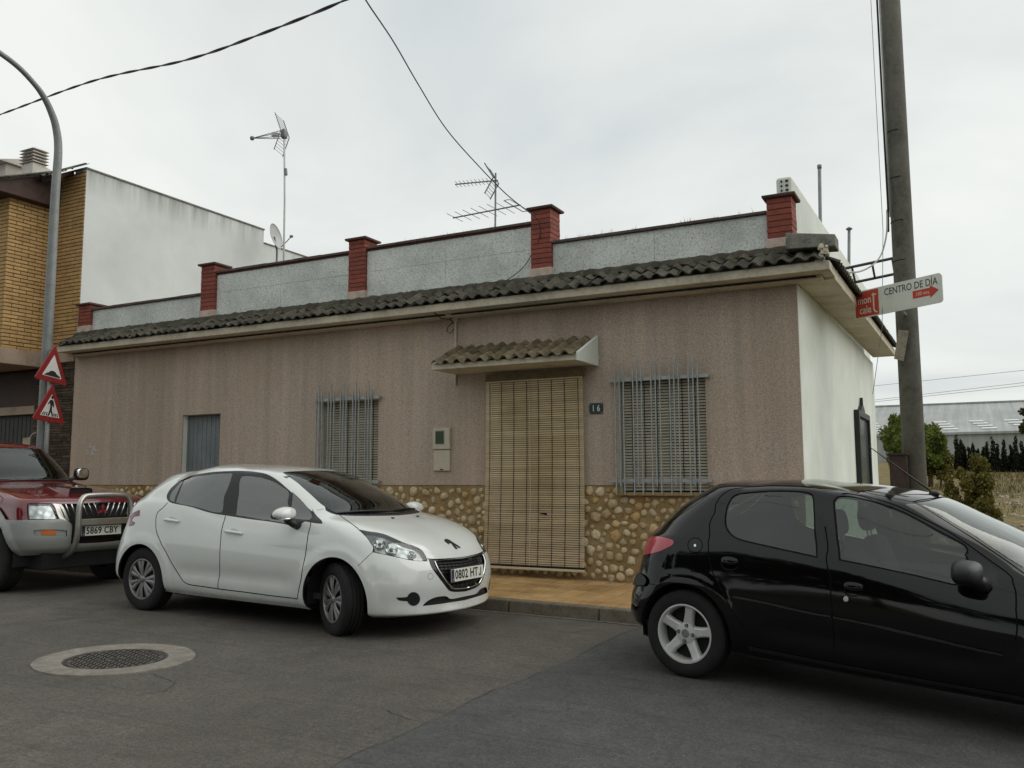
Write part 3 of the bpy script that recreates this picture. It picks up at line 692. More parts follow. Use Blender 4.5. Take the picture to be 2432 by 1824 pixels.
M_slab = pm('pinkish_concrete', (.36,.28,.21), .85, .15, 3, .2, 30)
M_brownw = pm('dark_brown_wood', (.055,.026,.018), .6, .25, 8)
M_slate = pm('stacked_slate', (.075,.052,.032), .85, .35, 9, .6, 40, per=.5)
M_gar = pm('green_garage_door', (.035,.038,.030), .6, .2, 5)
nb = empty('brick_building', (-15,9.6,g(-15)), 'taller neighbouring building with yellow brick bay and weathered white side wall', 'building')
XR = -13.386
w = MB(); w.box(XR-.3,XR,9.62,13.93,-.2,6.78); w.box(XR-.3,XR-.001,13.93,20,-.2,6.49); w.build('party_wall', M_wwall, nb)
cp = MB(); cp.box(XR-.32,XR+.02,9.60,13.94,6.781,6.81); cp.box(XR-.32,XR+.02,13.94,20,6.491,6.515); cp.build('wall_cap', M_grey2, nb)
bw = MB(); bw.box(-14.2,XR-.31,9.615,9.9,3.56,6.74); bw.box(-20,-14.23,8.83,9.9,3.60,6.3); bw.box(-20,XR-.31,9.9,14,-.2,6.3); bwo = bw.build('brick_backing', M_yjoint, nb)
MB().box(XR-.309,XR-.001,9.614,9.619,3.2,6.74).build('brick_backing', M_yjoint, nb)
BM_ = MB().box(0,.24,0,.02,0,.052).mesh('brick', M_ybrick); bm = bmesh.new(); bm.from_mesh(BM_); bmesh.ops.bevel(bm, geom=bm.edges[:], offset=.003, segments=1, affect='EDGES'); bm.to_mesh(BM_); bm.free()
rb = random.Random(4); pitch_ = .0645; restb = MB(); nbk = 0
def course(z, a, b, odd):
    x = a-(.125 if odd else 0); o = []
    while x < b-.01:
        p0,p1 = max(x,a),min(x+.24,b)
        if p1-p0 > .03: o.append((p0,p1-p0))
        x += .25
    return o
k = 0; z = 3.565
while z < 6.70:
    for x,L in course(z,-14.19,XR-.002,k%2):                       # front strip
        inst('brick', BM_, nb, (x,9.606+rb.uniform(-.002,.002),z), (0,0,0), (L/.24,1,1)); nbk += 1
    if z < 6.1:
        for y,L in course(z,8.82,9.60,k%2):                        # side of the bay
            inst('brick', BM_, nb, (-14.205+rb.uniform(-.002,.002),y,z+.035), (0,0,math.pi/2), (L/.24,1,1)); nbk += 1
        for x,L in course(z,-18.5,-14.205,(k+1)%2): restb.box(x,x+L,8.805,8.829,z+.035,z+.087)
    k += 1; z += pitch_
o = restb.build('bay_front_bricks', M_ybrick, nb); o['kind'] = 'stuff'
MB().box(-20,-14.195,8.79,9.60,3.34,3.598).build('bay_slab', M_slab, nb, bevel=.01)
MB().box(-14.194,XR-.002,9.55,9.605,3.40,3.56).build('lintel_band', M_slab, nb, bevel=.008)
# ground floor: stacked slate pier and garage front
MB().box(-14.45,XR-.002,9.62,9.9,-.2,3.39).build('pier', M_yjoint, nb)
sl_ = MB(); z = .1
while z < 3.38:
    x = -14.44; h = rb.uniform(.03,.06)
    while x < XR-.03:
        L = min(rb.uniform(.10,.30), XR-.004-x); d = rb.uniform(0,.03); sl_.box(x+.003,x+L-.003,9.595-d*.6,9.625,z,z+h-.006); x += L
    z += h
o = sl_.build('slate_cladding', M_slate, nb, bevel=.003); o['kind'] = 'stuff'
MB().box(-18.5,-14.46,9.76,9.80,-.1,2.55).build('garage_door', M_gar, nb)
mb = MB()
for k in range(34): mb.box(-18.4+k*.118,-18.4+k*.118+.10,9.75,9.762,.0,2.52)
o = mb.build('door_ribs', M_gar, nb); o['kind'] = 'stuff'
MB().box(-18.5,-14.46,9.64,9.80,2.56,2.70).build('door_beam', M_slab, nb); MB().box(-18.5,-14.46,9.78,9.9,2.71,3.34).build('upper_front', M_brownw, nb)
# pitched roof over the bay with dark boarded soffit
mb = MB(); mb.prism([(8.30,6.17),(9.60,6.17),(9.60,6.80),(8.30,6.27)], lambda u,v,w:(w,u,v), -20,-14.03); rf = mb.build('roof', M_brownw, nb, bevel=.01)
mb = MB(); mb.hexa([(-13.98,9.2,6.50),(XR-.33,9.2,6.50),(XR-.33,9.62,6.74),(-13.98,9.62,6.74),(-13.98,9.2,6.58),(XR-.33,9.2,6.58),(XR-.33,9.62,6.82),(-13.98,9.62,6.82)]); mb.build('roof_verge', M_brownw, rf)
ar = math.atan2(.54,1.32)
for i in range(30):
    for s_ in (0,.36,.72,1.08): inst('tile', TM, rf, (-13.95-.2*i, 8.24+s_*math.cos(ar), 6.25+s_*math.sin(ar)+.01), (ar,rb.uniform(-.03,.03),0))
for i in range(3): inst('tile', TM, rf, (-13.85+.17*i, 9.12, 6.57), (.52,0,0)); inst('tile', TM, rf, (-13.85+.17*i, 9.40, 6.73), (.52,0,0))
# set-back white storey and louvred chimney
MB().box(-27,-22.2,13.6,15,6.3,9.72).build('upper_storey', M_pale, nb)
mb = MB(); mb.prism([(13.3,9.73),(15.3,9.73),(14.3,10.05)], lambda u,v,w:(w,u,v), -27,-22.1); mb.build('upper_roof', M_pale, nb)
ch = MB().box(-21.68,-21.22,13.7,14.05,6.3,9.62).build('chimney', M_pale, nb)
for k in range(5):
    z = 9.64+k*.085; mb = MB(); mb.hexa([(-21.74,13.64,z),(-21.16,13.64,z),(-21.16,14.11,z),(-21.74,14.11,z),(-21.66,13.72,z+.055),(-21.24,13.72,z+.055),(-21.24,14.03,z+.055),(-21.66,14.03,z+.055)]); mb.build('louvre', M_pale, ch)
MB().box(-21.6,-21.3,13.78,13.98,9.6,10.02).build('flue', M_pale, ch)
# ------------------------------------------------------------------ car bodies: a smooth shell lofted through plan contours
# u runs round half the car from the middle of the tail (0) along the side to the middle of the nose (1);
# v climbs from the sill (0) to the middle of the roof (1).
UK = np.array([0,.16,.32,.48,.64,.80,1.0])
def pchip(xk, yk, x):
    """shape-preserving cubic; xk (n,), yk (n,...) shared knots, x (N,) -> per-sample when yk is (n,N)"""
    xk = np.asarray(xk,float); h = np.diff(xk); i = np.clip(np.searchsorted(xk, x, 'right')-1, 0, len(xk)-2)
    yk = np.asarray(yk,float)
    per = yk.ndim == 2
    d = np.diff(yk,axis=0)/(h[:,None] if per else h)
    s = np.zeros_like(yk)
    a,b = d[:-1],d[1:]; w1 = (2*h[1:]+h[:-1]); w2 = (h[1:]+2*h[:-1])
    if per: w1,w2 = w1[:,None],w2[:,None]
    with np.errstate(all='ignore'):
        s[1:-1] = np.where(a*b>0,(w1+w2)/(w1/a+w2/b),0)
    s[0],s[-1] = d[0],d[-1]
    t = (x-xk[i])/h[i]; hh = h[i]
    N = np.arange(len(x))
    y0,y1,s0,s1 = (yk[i,N],yk[i+1,N],s[i,N],s[i+1,N]) if per else (yk[i],yk[i+1],s[i],s[i+1])
    return (1+2*t)*(1-t)**2*y0+t*(1-t)**2*hh*s0+t*t*(3-2*t)*y1+t*t*(t-1)*hh*s1
class Shell:
    """rows: (xr, er, pr, xf, ef, pf, (w rear, w mid, w front), (z at the seven UK stations))"""
    def __init__(s, rows, extra=None): s.rows = rows; s.vk = np.linspace(0,1,len(rows)); s.extra = extra
    def contour(s, r, u):
        xr,er,pr,xf,ef,pf,w,z = r
        x = np.empty_like(u); y = np.empty_like(u)
        wv = pchip([.16,.48,.80], w, np.clip(u,.16,.80))
        a = u < .16; th = u/.16*np.pi/2
        c_,s_ = np.clip(np.cos(th),0,1),np.clip(np.sin(th),0,1)
        x = np.where(a, xr+er-er*c_**(2/pr), 0.); y = np.where(a, wv*s_**(2/pr), 0.)
        b = u > .80; th = (1-u)/.20*np.pi/2
        c_,s_ = np.clip(np.cos(th),0,1),np.clip(np.sin(th),0,1)
        x = np.where(b, xf-ef+ef*c_**(2/pf), x); y = np.where(b, wv*s_**(2/pf), y)
        m = ~a & ~b; t = (u-.16)/.64
        x = np.where(m, xr+er+(xf-ef-xr-er)*t, x); y = np.where(m, wv, y)
        return x,y,pchip(UK, z, u)
    def __call__(s, u, v):
        u = np.clip(np.asarray(u,float),0,1); v = np.clip(np.asarray(v,float),0,1)
        P = np.array([s.contour(r,u) for r in s.rows])      # rows,3,N
        o = np.stack([pchip(s.vk, P[:,k,:], v) for k in range(3)], -1)
        if s.extra is not None: o = s.extra(o, u, v)
        return o
    def frame(s, u, v, e=2e-4):
        """position, outward normal, du, dv"""
        u = np.asarray(u,float); v = np.asarray(v,float)
        ua,ub = np.clip(u-e,0,1),np.clip(u+e,0,1); va,vb = np.clip(v-e,0,1),np.clip(v+e,0,1)
        du = (s(ub,v)-s(ua,v))/(ub-ua)[:,None]; dv = (s(u,vb)-s(u,va))/(vb-va)[:,None]
        n = np.cross(dv,du); L = np.linalg.norm(n,axis=1,keepdims=True); n = n/np.maximum(L,1e-12)
        return s(u,v), n, du, dv
# white hatchback, x forward from the rear axle, half widths
WHITE_ROWS = [
 (-.50,.45,3.0, 3.22,.52,2.3,(.79,.79,.78),(.25,.23,.20,.20,.20,.185,.175)),
 (-.60,.46,3.2, 3.345,.53,2.25,(.838,.832,.83),(.30,.28,.255,.25,.25,.225,.205)),
 (-.64,.46,3.3, 3.335,.52,2.25,(.865,.85,.855),(.38,.36,.33,.32,.32,.31,.285)),
 (-.645,.47,3.3, 3.355,.53,2.25,(.872,.862,.868),(.50,.48,.46,.45,.45,.45,.44)),
 (-.63,.48,3.1, 3.345,.56,2.2,(.872,.868,.872),(.62,.61,.60,.58,.58,.59,.56)),
 (-.60,.49,2.9, 3.30,.58,2.2,(.866,.862,.862),(.74,.75,.74,.71,.70,.715,.65)),
 (-.58,.50,2.7, 3.22,.60,2.25,(.85,.842,.84),(.86,.88,.87,.82,.81,.825,.735)),
 (-.575,.50,2.6, 3.06,.60,2.3,(.825,.818,.81),(.95,.985,.975,.90,.885,.905,.84)),
 (-.545,.50,2.5, 2.80,.54,2.4,(.79,.80,.775),(1.02,1.07,1.045,.955,.94,.965,.945)),
 (-.49,.50,2.5, 2.47,.42,2.5,(.74,.785,.735),(1.07,1.13,1.10,1.005,.972,1.01,1.03)),
 (-.40,.50,2.5, 2.15,.37,2.6,(.68,.735,.675),(1.18,1.22,1.21,1.17,1.14,1.155,1.195)),
 (-.29,.46,2.6, 1.82,.32,2.7,(.615,.672,.615),(1.29,1.295,1.325,1.325,1.30,1.295,1.335)),
 (-.22,.42,2.6, 1.55,.28,2.8,(.54,.60,.555),(1.35,1.35,1.395,1.412,1.405,1.392,1.412)),
 (-.14,.38,2.5, 1.36,.26,2.6,(.43,.485,.46),(1.378,1.385,1.425,1.447,1.447,1.432,1.443)),
 (.0,.30,2.3, 1.10,.25,2.3,(.24,.26,.25),(1.41,1.415,1.448,1.468,1.466,1.456,1.458)),
 (.28,.10,2.0, .95,.10,2.0,(.0,.0,.0),(1.435,1.44,1.455,1.474,1.472,1.467,1.466)),
]
# black hatchback
BLACK_ROWS = [
 (-.46,.42,2.8, 3.08,.50,2.3,(.74,.75,.74),(.27,.24,.215,.215,.21,.20,.19)),
 (-.60,.44,3.0, 3.19,.52,2.3,(.785,.79,.79),(.33,.31,.275,.265,.26,.245,.235)),
 (-.61,.46,3.0, 3.21,.54,2.3,(.815,.81,.815),(.40,.39,.36,.345,.34,.335,.33)),
 (-.60,.47,3.0, 3.20,.55,2.25,(.825,.822,.825),(.50,.49,.47,.455,.45,.45,.45)),
 (-.575,.48,2.8, 3.15,.57,2.2,(.825,.826,.822),(.61,.61,.59,.575,.565,.57,.55)),
 (-.56,.49,2.7, 3.08,.60,2.15,(.816,.822,.808),(.72,.73,.71,.685,.67,.67,.63)),
 (-.54,.50,2.7, 2.96,.62,2.15,(.80,.812,.78),(.82,.84,.82,.785,.765,.75,.70)),
 (-.52,.50,2.6, 2.76,.60,2.2,(.778,.798,.75),(.90,.93,.91,.865,.84,.825,.79)),
 (-.455,.50,2.5, 2.52,.54,2.3,(.752,.782,.722),(.96,.99,.97,.92,.895,.89,.875)),
 (-.41,.50,2.5, 2.28,.42,2.4,(.715,.762,.69),(1.02,1.06,1.035,.975,.94,.945,.955)),
 (-.31,.48,2.5, 2.00,.36,2.5,(.66,.712,.645),(1.13,1.165,1.155,1.11,1.075,1.08,1.11)),
 (-.17,.42,2.6, 1.73,.32,2.6,(.605,.655,.60),(1.24,1.255,1.26,1.245,1.21,1.19,1.23)),
 (-.05,.36,2.6, 1.52,.28,2.7,(.55,.60,.55),(1.315,1.32,1.335,1.338,1.315,1.285,1.315)),
 (.0,.32,2.5, 1.38,.26,2.6,(.45,.50,.46),(1.345,1.35,1.366,1.370,1.355,1.330,1.352)),
 (.1,.28,2.3, 1.12,.25,2.3,(.25,.27,.25),(1.365,1.37,1.387,1.394,1.385,1.370,1.382)),
 (.30,.10,2.0, .95,.10,2.0,(.0,.0,.0),(1.38,1.382,1.394,1.402,1.397,1.388,1.388)),
]
# red pickup: nose and cab, x forward from the number plate
RED_ROWS = [
 (-3.30,.30,5.0, -.14,.34,3.0,(.70,.74,.72),(.42,.42,.42,.42,.42,.44,.44)),
 (-3.34,.30,5.0, -.03,.38,3.0,(.80,.80,.80),(.52,.50,.50,.50,.50,.53,.53)),
 (-3.36,.30,5.0, -.005,.40,3.0,(.835,.835,.835),(.62,.60,.60,.60,.60,.64,.64)),
 (-3.36,.30,5.0, -.01,.40,3.0,(.845,.845,.84),(.76,.75,.75,.75,.75,.78,.78)),
 (-3.36,.30,5.0, -.04,.40,3.0,(.845,.845,.835),(.90,.89,.89,.89,.89,.88,.885)),
 (-3.36,.30,5.0, -.075,.38,3.0,(.84,.84,.825),(1.00,.99,.99,.985,.985,.975,.98)),
 (-3.36,.30,5.0, -.13,.34,3.0,(.828,.832,.80),(1.09,1.08,1.08,1.07,1.065,1.045,1.045)),
 (-3.35,.30,5.0, -.34,.34,3.0,(.805,.815,.765),(1.15,1.14,1.14,1.13,1.115,1.10,1.10)),
 (-3.34,.30,5.0, -.85,.34,3.0,(.785,.80,.735),(1.20,1.185,1.185,1.18,1.165,1.16,1.18)),
 (-3.33,.30,5.0, -1.38,.30,3.0,(.77,.785,.70),(1.25,1.23,1.23,1.225,1.215,1.22,1.255)),
 (-3.31,.30,5.0, -1.62,.28,3.0,(.73,.74,.665),(1.42,1.40,1.40,1.40,1.40,1.395,1.425)),
 (-3.28,.30,5.0, -1.87,.26,3.2,(.68,.69,.63),(1.58,1.565,1.57,1.575,1.575,1.57,1.595)),
 (-3.24,.30,4.5, -2.03,.24,3.2,(.62,.635,.575),(1.68,1.67,1.68,1.69,1.69,1.68,1.695)),
 (-3.15,.30,4.0, -2.22,.24,3.0,(.50,.51,.46),(1.72,1.715,1.73,1.74,1.74,1.735,1.74)),
 (-3.0,.25,3.0, -2.4,.22,2.6,(.26,.27,.25),(1.74,1.74,1.75,1.76,1.76,1.755,1.757)),
 (-2.8,.1,2.0, -2.55,.1,2.0,(.0,.0,.0),(1.755,1.755,1.76,1.765,1.765,1.763,1.763)),
]
# outlines of glass, doors, lamps and gaps on each shell, as (u, v)
WHITE_LINES = {
 'dlo': [(0.2176,0.6025),(0.2005,0.6342),(0.1888,0.67),(0.1843,0.7245),(0.2402,0.7611),(0.3488,0.7698),(0.5045,0.7817),(0.6437,0.7984),(0.7591,0.8076),(0.8144,0.7904),(0.8337,0.752),(0.8334,0.7023),(0.8329,0.6503),(0.8369,0.6179),(0.8441,0.6294),(0.8246,0.5745),(0.8009,0.5106),(0.7817,0.5133),(0.7592,0.5294),(0.7229,0.4994),(0.7016,0.4831),(0.675,0.5134),(0.6212,0.5453),(0.4964,0.5756),(0.3881,0.5488),(0.2791,0.5481),(0.2452,0.5662)],
 'quarter_glass': [(0.2325,0.6014),(0.2149,0.6427),(0.211,0.6902),(0.2183,0.7305),(0.2486,0.6405),(0.2697,0.5698),(0.2504,0.5783)],
 'rear_glass': [(0.2768,0.569),(0.2537,0.6558),(0.2217,0.7367),(0.3197,0.7497),(0.438,0.7604),(0.6043,0.7791),(0.5579,0.7204),(0.5086,0.6639),(0.4832,0.6009),(0.3898,0.5733),(0.3228,0.5551)],
 'front_glass': [(0.6545,0.7608),(0.5854,0.678),(0.546,0.6024),(0.6073,0.5969),(0.6405,0.5709),(0.694,0.5147),(0.7762,0.6349),(0.8245,0.691),(0.8228,0.7137),(0.8106,0.7425),(0.773,0.7629)],
 'front_quarter_glass': [(0.8369,0.6916),(0.745,0.5844),(0.7667,0.5554),(0.7891,0.5505),(0.8297,0.614),(0.8357,0.6537)],
 'rear_door': [(0.2459,0.5537),(0.2366,0.5025),(0.223,0.468),(0.2198,0.4168),(0.2287,0.3633),(0.2506,0.3126),(0.2773,0.2626),(0.3032,0.2034),(0.323,0.16),(0.338,0.1304),(0.3554,0.1182),(0.3946,0.1174),(0.4362,0.1138),(0.4364,0.1529),(0.4381,0.1907),(0.4419,0.2533),(0.4425,0.3486),(0.4501,0.4279),(0.4945,0.5719),(0.3876,0.542),(0.2802,0.5426)],
 'front_door': [(0.495,0.5679),(0.4513,0.4269),(0.4438,0.3488),(0.4433,0.2536),(0.4396,0.1909),(0.4378,0.1532),(0.4376,0.1134),(0.502,0.112),(0.5848,0.1063),(0.6547,0.106),(0.6621,0.1829),(0.6785,0.2872),(0.7109,0.4167),(0.7733,0.5225),(0.727,0.501),(0.6999,0.4797),(0.6729,0.5093),(0.6179,0.5379)],
 'windscreen': [(1.0,0.7944),(0.9383,0.799),(0.9482,0.8018),(0.8896,0.7894),(0.8877,0.7278),(0.8846,0.7099),(0.8786,0.6525),(0.8849,0.6268),(0.8934,0.6107),(0.9233,0.603),(1.0,0.5941)],
 'cowl': [(0.8849,0.6268),(0.8934,0.6107),(0.9233,0.603),(1.0,0.5941),(1.0,0.5872),(0.9174,0.5959),(0.8929,0.6049),(0.8846,0.6227)],
 'headlight': [(0.8556,0.4787),(0.8686,0.4687),(0.883,0.4642),(0.8932,0.4547),(0.9044,0.4255),(0.9115,0.4101),(0.9268,0.3929),(0.9334,0.3668),(0.9338,0.3159),(0.913,0.3178),(0.8952,0.3258),(0.8775,0.3361),(0.8611,0.3435),(0.8465,0.3493),(0.8515,0.3722),(0.8508,0.3956),(0.8527,0.4361)],
 'hood': [(0.8914,0.5979),(0.8699,0.5424),(0.8576,0.4833),(0.8703,0.473),(0.8846,0.4683),(0.8947,0.4585),(0.9058,0.4298),(0.9126,0.4142),(0.9277,0.3969),(0.9343,0.3722),(0.9357,0.3272),(0.9531,0.3262),(1.0,0.3316),(1.0,0.5847),(0.9152,0.5933)],
 'grille': [(1.0,0.3266),(0.9527,0.3236),(0.9371,0.3235),(0.9379,0.2794),(0.9492,0.2294),(0.9631,0.1864),(0.9739,0.1707),(1.0,0.1635)],
 'grille_mesh': [(1.0,0.3181),(0.9618,0.3152),(0.9459,0.3146),(0.9474,0.2725),(0.9584,0.2224),(0.9705,0.1887),(0.9786,0.1796),(1.0,0.1755)],
 'lower_intake': [(0.9219,0.1223),(0.9286,0.1413),(0.9383,0.1534),(0.9504,0.1586),(0.9653,0.156),(0.9747,0.1435),(1.0,0.1449),(1.0,0.1252),(0.9748,0.1262),(0.949,0.1244)],
 'fog': [(0.9172,0.1559),(0.917,0.1478),(0.9156,0.1398),(0.9131,0.1328),(0.9099,0.1282),(0.9064,0.1269),(0.903,0.1292),(0.9,0.1346),(0.8975,0.142),(0.8957,0.1501),(0.8948,0.1582),(0.895,0.1658),(0.8962,0.1724),(0.8984,0.1775),(0.9013,0.1806),(0.9047,0.1815),(0.9082,0.1799),(0.9115,0.1762),(0.9143,0.1706),(0.9163,0.1637)],
 'fog_tail': [(0.8753,0.1641),(0.8898,0.1643),(0.8976,0.167),(0.8984,0.1492),(0.8843,0.1519),(0.8791,0.1556)],
 'taillight': [(0.1564,0.4727),(0.1453,0.4569),(0.1345,0.4374),(0.1359,0.4011),(0.1401,0.3709),(0.1526,0.3795),(0.1539,0.3946),(0.1437,0.4007),(0.1472,0.4257),(0.1591,0.4339)],
 'bumper_gap': [(0.8464,0.3482),(0.8286,0.3148),(0.8114,0.2819)],
 'pillar_gap': [(0.8531,0.6227),(0.874,0.626)],
 'fuelgap': [(0.181,0.333),(0.171,0.3294)],
 'handle_rear': [(0.2517,0.4207),(0.3037,0.4163)],
 'handle_front': [(0.4576,0.4068),(0.5128,0.4027)],
 'mirror': [(0.7185,0.5317)],
 'emblem': [(1.0,0.4168)],
 'washer': [(0.976,0.5627)],
 'lamp_bowls': [(0.867,0.3971),(0.8828,0.373),(0.9143,0.3497)],
 'tow': [(0.9387,0.2389),(0.9381,0.2334),(0.9367,0.2292),(0.9347,0.2271),(0.9326,0.2274),(0.9307,0.2301),(0.9295,0.2347),(0.9292,0.2403),(0.9299,0.2459),(0.9313,0.2503),(0.9333,0.2526),(0.9354,0.2524),(0.9372,0.2495),(0.9384,0.2447)],
}
BLACK_LINES = {
 'rear_glass': [(0.2087,0.6272),(0.1886,0.6679),(0.1718,0.7045),(0.1637,0.7376),(0.1798,0.7592),(0.2738,0.7738),(0.3923,0.7836),(0.4668,0.7823),(0.4964,0.7728),(0.4917,0.7471),(0.4756,0.7018),(0.4585,0.6436),(0.4433,0.5173),(0.3957,0.5166),(0.3401,0.5186),(0.2739,0.5334),(0.2487,0.5539),(0.2285,0.5885)],
 'front_glass': [(0.5682,0.7466),(0.5901,0.7707),(0.6246,0.7899),(0.6914,0.8031),(0.7691,0.7965),(0.8043,0.7681),(0.8155,0.7319),(0.8137,0.6888),(0.8155,0.6553),(0.7932,0.6281),(0.7651,0.5956),(0.6814,0.4759),(0.6507,0.475),(0.6186,0.493),(0.5812,0.5086),(0.5386,0.5216),(0.4915,0.5283),(0.516,0.6455)],
 'front_triangle': [(0.8146,0.6486),(0.8169,0.6309),(0.8143,0.6092),(0.804,0.5735),(0.7666,0.5057),(0.7308,0.4766),(0.705,0.4787)],
 'rear_door': [(0.5626,0.8306),(0.4594,0.8274),(0.325,0.8245),(0.1884,0.8201),(0.1508,0.7933),(0.1453,0.7539),(0.152,0.6973),(0.1665,0.6312),(0.1871,0.5659),(0.2108,0.4753),(0.2159,0.4101),(0.2257,0.3588),(0.2396,0.314),(0.253,0.272),(0.2688,0.2267),(0.2814,0.1929),(0.2947,0.1636),(0.3228,0.1516),(0.3615,0.1451),(0.4274,0.1377),(0.4274,0.2602),(0.4334,0.3529),(0.4476,0.4362),(0.4695,0.5544),(0.494,0.6685)],
 'front_door': [(0.5658,0.8193),(0.6853,0.8519),(0.7766,0.8526),(0.8109,0.7961),(0.827,0.7521),(0.8327,0.7096),(0.8241,0.6627),(0.8212,0.6257),(0.8181,0.5944),(0.8025,0.5298),(0.769,0.4793),(0.7251,0.4143),(0.6983,0.3598),(0.6687,0.2688),(0.6517,0.1859),(0.6433,0.1025),(0.5351,0.0915),(0.4355,0.1422),(0.4281,0.2562),(0.4344,0.3532),(0.4688,0.5256),(0.4958,0.6689)],
 'fuel_cap': [(0.1999,0.4574),(0.2003,0.4484),(0.1998,0.4401),(0.1985,0.4327),(0.1966,0.4264),(0.1941,0.4214),(0.1911,0.418),(0.1879,0.4162),(0.1846,0.4161),(0.1812,0.4177),(0.178,0.421),(0.175,0.4258),(0.1725,0.432),(0.1706,0.4394),(0.1692,0.4477),(0.1683,0.4568),(0.1679,0.4664),(0.1677,0.4761),(0.1676,0.4853),(0.168,0.4931),(0.1695,0.4986),(0.1722,0.5014),(0.1761,0.5014),(0.1809,0.4985),(0.1862,0.493),(0.1913,0.4854),(0.1957,0.4764),(0.1985,0.4668)],
 'fuel_dot': [(0.1871,0.4517),(0.1871,0.4472),(0.1862,0.4442),(0.1847,0.4437),(0.1832,0.446),(0.1823,0.4502),(0.1822,0.4548),(0.1831,0.458),(0.1846,0.4585),(0.1861,0.456)],
 'taillight': [(0.1015,0.4769),(0.1243,0.4793),(0.1451,0.4704),(0.1505,0.455),(0.1492,0.4355),(0.137,0.4054),(0.1209,0.3876),(0.0879,0.3681),(0.0792,0.4082),(0.084,0.4485)],
 'tail_inner': [(0.1015,0.4769),(0.1243,0.4793),(0.1451,0.4704),(0.1505,0.455),(0.1492,0.4355),(0.137,0.4054),(0.1129,0.3821),(0.1041,0.4285)],
 'handle_rear': [(0.2754,0.3982),(0.275,0.3904),(0.2736,0.383),(0.2711,0.3763),(0.2679,0.3708),(0.264,0.3667),(0.2598,0.3643),(0.2555,0.3638),(0.2513,0.3651),(0.2476,0.3682),(0.2446,0.3729),(0.2425,0.3789),(0.2414,0.386),(0.2416,0.3937),(0.243,0.4016),(0.2456,0.4089),(0.2492,0.415),(0.2534,0.4196),(0.2581,0.4223),(0.2627,0.4229),(0.2669,0.4214),(0.2704,0.4178),(0.273,0.4124),(0.2747,0.4057)],
 'handle_front': [(0.4895,0.3784),(0.4873,0.3706),(0.4842,0.3631),(0.4805,0.3563),(0.4763,0.3506),(0.4719,0.3463),(0.4676,0.3438),(0.4636,0.3431),(0.4601,0.3444),(0.4574,0.3475),(0.4557,0.3522),(0.4551,0.3583),(0.4558,0.3654),(0.4577,0.3731),(0.4608,0.381),(0.4648,0.3884),(0.4696,0.3949),(0.4747,0.4),(0.4796,0.4031),(0.484,0.4038),(0.4875,0.4023),(0.4898,0.3985),(0.4909,0.3929),(0.4908,0.386)],
 'lock': [(0.4581,0.3294),(0.4569,0.3241),(0.4548,0.3198),(0.4525,0.3176),(0.4506,0.3182),(0.4495,0.3212),(0.4496,0.3261),(0.4508,0.3315),(0.4529,0.3359),(0.4553,0.3381),(0.4573,0.3376),(0.4583,0.3344)],
 'strip_rear': [(0.2695,0.2667),(0.2769,0.2728),(0.3192,0.2703),(0.3599,0.2648),(0.399,0.2592),(0.4255,0.2595),(0.4252,0.2534),(0.3988,0.2531),(0.3599,0.2576),(0.3193,0.2639),(0.2771,0.2645)],
 'strip_front': [(0.4281,0.2579),(0.4726,0.2549),(0.5237,0.2454),(0.5719,0.2368),(0.6171,0.2263),(0.6448,0.2216),(0.6448,0.2162),(0.6162,0.2197),(0.571,0.2294),(0.5229,0.2379),(0.4721,0.2481),(0.4279,0.2518)],
 'hatch_gap': [(0.0959,0.8222),(0.1127,0.7613),(0.1197,0.6997),(0.1128,0.6319),(0.0978,0.5622),(0.0987,0.4845)],
 'drip_gap': [(0.0959,0.8222),(0.1492,0.8934),(0.3934,0.8764),(0.6566,0.8788),(0.8064,0.9),(0.8188,0.8607),(0.8759,0.804)],
 'screen_gap': [(0.8759,0.804),(0.8724,0.7403),(0.852,0.6669),(0.8481,0.6186),(0.84,0.5854)],
 'windscreen': [(1.0,0.8091),(0.8822,0.8009),(0.8822,0.7472),(0.8719,0.6989),(0.86,0.6545),(0.8596,0.6088),(0.84,0.603),(0.87,0.595),(1.0,0.59)],
 'bumper_gap': [(0.1291,0.2531),(0.1312,0.2644),(0.1436,0.2671)],
 'bumper_strip': [(0.0782,0.2661),(0.1007,0.2969),(0.119,0.2907),(0.1292,0.274),(0.1276,0.2535),(0.0903,0.2375)],
 'mirror': [(0.7216,0.5283)],
 'antenna': [(1.0,0.8283)],
 'roof_gap': [(0.8744,0.8025),(0.9131,0.8113),(1.0,0.8112)],
}
RED_LINES = {
 'windscreen': [(1.0,0.7012),(0.9983,0.7657),(0.9839,0.7593),(0.9436,0.6832),(0.9113,0.6317),(1.0,0.6013)],
 'headlight': [(0.8612,0.355),(0.8717,0.3645),(0.9256,0.361),(0.9314,0.3276),(0.9392,0.24),(0.935,0.2349),(0.8895,0.2376),(0.8623,0.2372),(0.8616,0.288)],
 'lampside': [(0.93,0.3606),(0.9484,0.3532),(0.9559,0.2873),(0.9609,0.2164),(0.943,0.2339),(0.9353,0.3191)],
 'grille': [(0.9494,0.3551),(0.975,0.3539),(1.0,0.3585),(1.0,0.2256),(0.9786,0.2133),(0.9626,0.213),(0.9557,0.2803)],
 'bumper': [(0.7851,0.2305),(0.8614,0.2281),(0.9428,0.2291),(0.9617,0.1978),(0.9622,0.1318),(0.962,0.0873),(1.0,0.0814),(1.0,0.0259),(0.9669,0.0213),(0.9381,0.0205),(0.8002,0.0023),(0.7963,0.0664),(0.789,0.1566)],
 'lamp_slot': [(0.8788,0.169),(0.8964,0.172),(0.9325,0.1705),(0.9539,0.1636),(0.9542,0.1332),(0.9327,0.1389),(0.8966,0.1446),(0.8806,0.1478)],
 'indicator': [(0.8989,0.1719),(0.9325,0.1715),(0.9327,0.1416),(0.8991,0.1454)],
}
